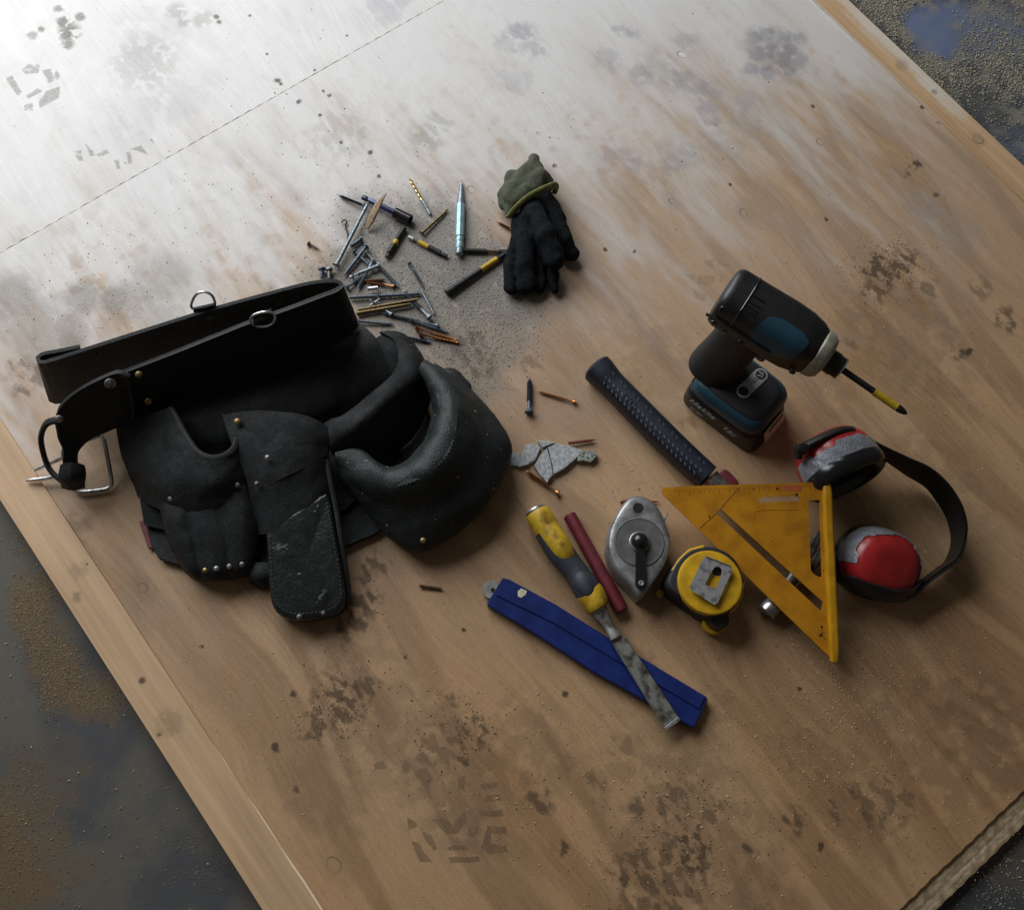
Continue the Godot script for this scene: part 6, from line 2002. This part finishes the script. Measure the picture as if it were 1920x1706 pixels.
	lathe(s, a + d.normalized() * 0.0075, d, [[0.0, 0.0044], [0.001, 0.0051], [0.007, 0.0053], [0.0085, 0.0046], [0.010, 0.0046], [0.0115, 0.0053], [0.0155, 0.0050], [0.0165, 0.0045]], 20)
	obj("knurled_neck", s, M.sky_steel, t)
	s = Shape.new()
	lathe(s, a + d.normalized() * 0.0235, d, [[0.0, 0.0045], [0.0012, 0.0056], [L * 0.665 - 0.0235, 0.0056], [L * 0.675 - 0.0235, 0.0048]], 8)
	obj("body", s, M.sky_steel, t)
	s = Shape.new()
	lathe(s, a + d * 0.67, d, [[0.0, 0.0049], [L * 0.28, 0.0019], [L * 0.33, 0.0008]], 16)
	obj("point", s, M.zinc, t)
	# drill bit
	t = thing("drill_bit", "golden twist drill bit with silver shank", "drill bit", at(786, 368, 0))
	a = at(767, 334, 2)
	b = at(807, 402, 2.2)
	d = b - a
	L = d.length()
	s = Shape.new()
	var rings := []
	var f := frame_of(d.normalized())
	for k in 40:
		var u := k / 39.0
		var r := PackedVector3Array()
		for i in 12:
			var g2 := TAU * i / 12.0
			var w := 0.0019 * (0.72 + 0.28 * cos(2.0 * g2)) * clampf(u * 14.0, 0.1, 1.0)
			var tw := u * 17.0
			r.append(a + d * (u * 0.62) + (f[0] * cos(g2 + tw) + f[1] * sin(g2 + tw)) * w)
		rings.append(r)
	loft(s, rings)
	obj("flutes", s, M.gold, t)
	s = Shape.new()
	lathe(s, a + d * 0.61, d, [[0.0, 0.0015], [0.001, 0.0018], [L * 0.39 - 0.0005, 0.0018], [L * 0.39, 0.0014]], 14)
	obj("shank", s, M.zinc, t)
	# driver bits with yellow bands: end to end stations along the axis, each with a material
	for q in [["dusty black bit holder with narrow yellow ring", "bit holder", [758, 427, 724, 483, 4.2], [[0.0, 0.42, 3.4, "bit_black"], [0.42, 0.56, 3.5, "bit_yellow"], [0.56, 0.86, 3.6, "bit_black"], [0.86, 1.0, 2.6, "bit_black"]]],
		["black and yellow driver bit with bright silver tip", "driver bit", [766, 444, 838, 481, 3.4], [[0.0, 0.14, 2.4, "steel"], [0.14, 0.25, 1.8, "zinc_dark"], [0.25, 0.52, 3.0, "bit_yellow"], [0.52, 0.84, 3.2, "bit_black"], [0.84, 1.0, 2.8, "bit_black"]]],
		["long black bit holder with yellow sleeve, its tip under the glove", "bit holder", [837, 550, 953, 471, 4.6], [[0.0, 0.13, 4.4, "bit_black"], [0.13, 0.30, 4.0, "bit_black"], [0.30, 0.56, 3.5, "bit_black"], [0.56, 0.82, 3.4, "bit_yellow"], [0.82, 1.0, 3.2, "bit_black"]]],
		["pitted black bit lying between nail punch and glove", "driver bit", [868, 470, 953, 472, 3.2], [[0.0, 0.10, 2.6, "bit_black"], [0.10, 0.52, 3.0, "bit_black"], [0.52, 0.78, 1.9, "rusty"], [0.78, 1.0, 3.0, "bit_black"]]]]:
		t = thing("bit_holder" if q[1] == "bit holder" else "driver_bit", q[0], q[1], at((q[2][0] + q[2][2]) / 2, (q[2][1] + q[2][3]) / 2, 0))
		a = at(q[2][0], q[2][1], q[2][4])
		b = at(q[2][2], q[2][3], q[2][4] - 0.4)
		d = b - a
		L = d.length()
		for k in q[3].size():
			var e: Array = q[3][k]
			s = Shape.new()
			var w: float = (e[1] - e[0]) * L
			var r: float = e[2] * 0.001
			lathe(s, a + d * e[0], d, [[0.0, r * 0.82], [0.0006, r], [w - 0.0006, r * 0.98], [w, r * 0.82]], 6 if e[3] == "bit_black" and k == q[3].size() - 1 else 14)
			obj("sleeve" if e[3] == "bit_yellow" else ("tip" if k == 0 and e[3] == "steel" else "shank"), s, M[e[3]], t)

# ---------------------------------------------------------------- loose dirt
func loose_dirt() -> void:
	var g := grain_mesh(3, 0.5)
	var flat := grain_mesh(5, 0.22)
	var dust := mat("dust_grain", .34, .325, .30, 0.95)
	dust.vertex_color_use_as_albedo = true
	var saw := mat("sawdust", .46, .33, .19, 0.95)
	saw.vertex_color_use_as_albedo = true
	var dark := mat("dirt_grain", .085, .06, .04, 0.95)
	dark.vertex_color_use_as_albedo = true
	var sand := mat("sand_grain", .33, .305, .25, 0.95)
	sand.vertex_color_use_as_albedo = true
	scatter("plaster_dust", "grey grit and crumbs around the loose screws", "grit", dust, g, [[720, 440, 70, 500], [800, 480, 90, 1200], [880, 540, 80, 1300], [700, 540, 60, 500], [780, 590, 70, 900], [930, 570, 60, 800], [870, 650, 50, 700], [960, 620, 50, 400], [900, 500, 50, 600], [660, 420, 50, 200], [940, 690, 50, 300], [1000, 560, 40, 300], [600, 520, 40, 150], [150, 580, 90, 250], [300, 500, 120, 250], [880, 690, 40, 400], [925, 490, 14, 120], [905, 510, 12, 120]], 0.0, 1, 0.0004, 0.0018)
	scatter("sawdust", "pale sawdust flecks strewn over the near part of the plywood", "sawdust", saw, flat, [[1600, 1290, 80, 1100], [1500, 1350, 110, 900], [1680, 1200, 90, 700], [1750, 1100, 110, 500], [1300, 1600, 110, 500], [1650, 500, 60, 350], [1700, 480, 40, 250], [640, 1300, 90, 250], [850, 1430, 110, 300], [1150, 1450, 130, 500], [1400, 1550, 130, 500], [1750, 1400, 130, 500], [1550, 620, 110, 200], [1200, 800, 140, 150], [1300, 1180, 60, 250], [450, 1250, 110, 150], [1050, 1250, 140, 200], [1500, 450, 130, 150], [1100, 350, 150, 90], [500, 300, 200, 80], [1850, 750, 110, 250], [1650, 900, 60, 120]], 0.0, 2, 0.0004, 0.0020, [0.7, 1.35])
	scatter("dark_crumbs", "dark brown crumbs of trodden dirt on the plywood", "dirt", dark, g, [[640, 1310, 50, 200], [610, 1360, 34, 120], [830, 1390, 60, 200], [890, 1370, 26, 120], [1250, 1630, 90, 380], [1280, 1580, 50, 160], [1650, 505, 50, 220], [1690, 485, 30, 120], [1270, 1510, 40, 90], [1640, 1510, 60, 150], [680, 1120, 40, 160], [1720, 312, 14, 40], [1010, 1500, 30, 50], [600, 230, 160, 90], [700, 350, 120, 80], [900, 680, 50, 160], [1180, 945, 40, 40], [1020, 1010, 50, 60], [1560, 1520, 60, 60], [300, 330, 200, 60], [1300, 1100, 60, 40], [1500, 1230, 60, 50], [1250, 200, 160, 50]], 0.0, 3, 0.0003, 0.0018, [0.6, 2.4])
	scatter("sand", "coarse sandy debris on the concrete beyond the plywood's far side", "sand", sand, g, [[1665, 50, 50, 2200], [1720, 140, 40, 1800], [1780, 150, 40, 900], [1860, 110, 60, 2200], [1905, 140, 50, 1800], [1880, 20, 60, 600], [1790, 190, 60, 700], [1640, 0, 50, 1500], [1690, 0, 40, 800], [1850, 230, 60, 350], [1900, 300, 60, 200], [1800, 60, 90, 500]], FLOOR_Y, 4, 0.0006, 0.0032, [0.6, 1.2], [at(1750, 55, -19), 0.042])
	scatter("floor_sawdust", "brown sawdust piles on the dark concrete at the plywood's near side", "sawdust", saw, flat, [[62, 1110, 26, 1500], [60, 1160, 24, 1300], [75, 1200, 20, 700], [100, 1240, 28, 1700], [115, 1290, 26, 1300], [190, 1310, 26, 900], [30, 1020, 16, 250], [10, 1560, 60, 1500], [15, 1490, 50, 900], [30, 1650, 60, 1000], [370, 1620, 30, 300], [150, 1400, 150, 250], [280, 1500, 120, 250], [60, 1330, 120, 150]], FLOOR_Y, 5, 0.0004, 0.0017, [0.25, 0.6])
	scatter("floor_grit", "pale grit on the concrete at the corner of the plywood", "grit", sand, g, [[1860, 1640, 60, 700], [1900, 1600, 50, 500], [1800, 1690, 50, 300], [250, 1450, 160, 220], [80, 1250, 160, 220]], FLOOR_Y, 6, 0.0004, 0.0024)

func _ready() -> void:
	# camera
	var cam := Camera3D.new()
	cam.name = "camera"
	cam.transform = Transform3D(Basis(eye.x, eye.y, eye.z), CAM)
	cam.fov = rad_to_deg(2.0 * atan(853.0 / 1900.0))
	cam.near = 0.02
	cam.far = 60.0
	add_child(cam)
	cam.current = true
	# dim room air
	var we := WorldEnvironment.new()
	we.name = "world_environment"
	var e := Environment.new()
	e.background_mode = Environment.BG_COLOR
	e.background_color = Color(0.27, 0.258, 0.242)
	e.background_energy_multiplier = 1.0
	e.tonemap_mode = Environment.TONE_MAPPER_LINEAR
	e.tonemap_exposure = 1.0
	e.sdfgi_enabled = true
	e.ssao_enabled = true
	e.ssil_enabled = true
	we.environment = e
	add_child(we)
	# broad area light in place of an unseen window beyond the far corner
	var l := AreaLight3D.new()
	l.name = "window_area_light"
	l.area_size = Vector2(1.8, 1.4)
	l.light_color = Color(0.97, 0.985, 1.0)
	l.light_energy = 5.6
	l.shadow_enabled = true
	l.set("area_range", 20.0)
	add_child(l)
	l.look_at_from_position(Vector3(-1.15, 1.1, -1.15), Vector3(0.0, 0.0, 0.0), Vector3.UP)
	O = at(1585, 0)
	make_materials()
	build_setting()
	tool_materials()
	tool_belt()
	impact_driver()
	hammer()
	rafter_square()
	tape_measure()
	chalk_reel()
	chisel()
	red_rod()
	blue_case()
	ear_defenders()
	glove()
	plaster()
	fasteners()
	loose_dirt()
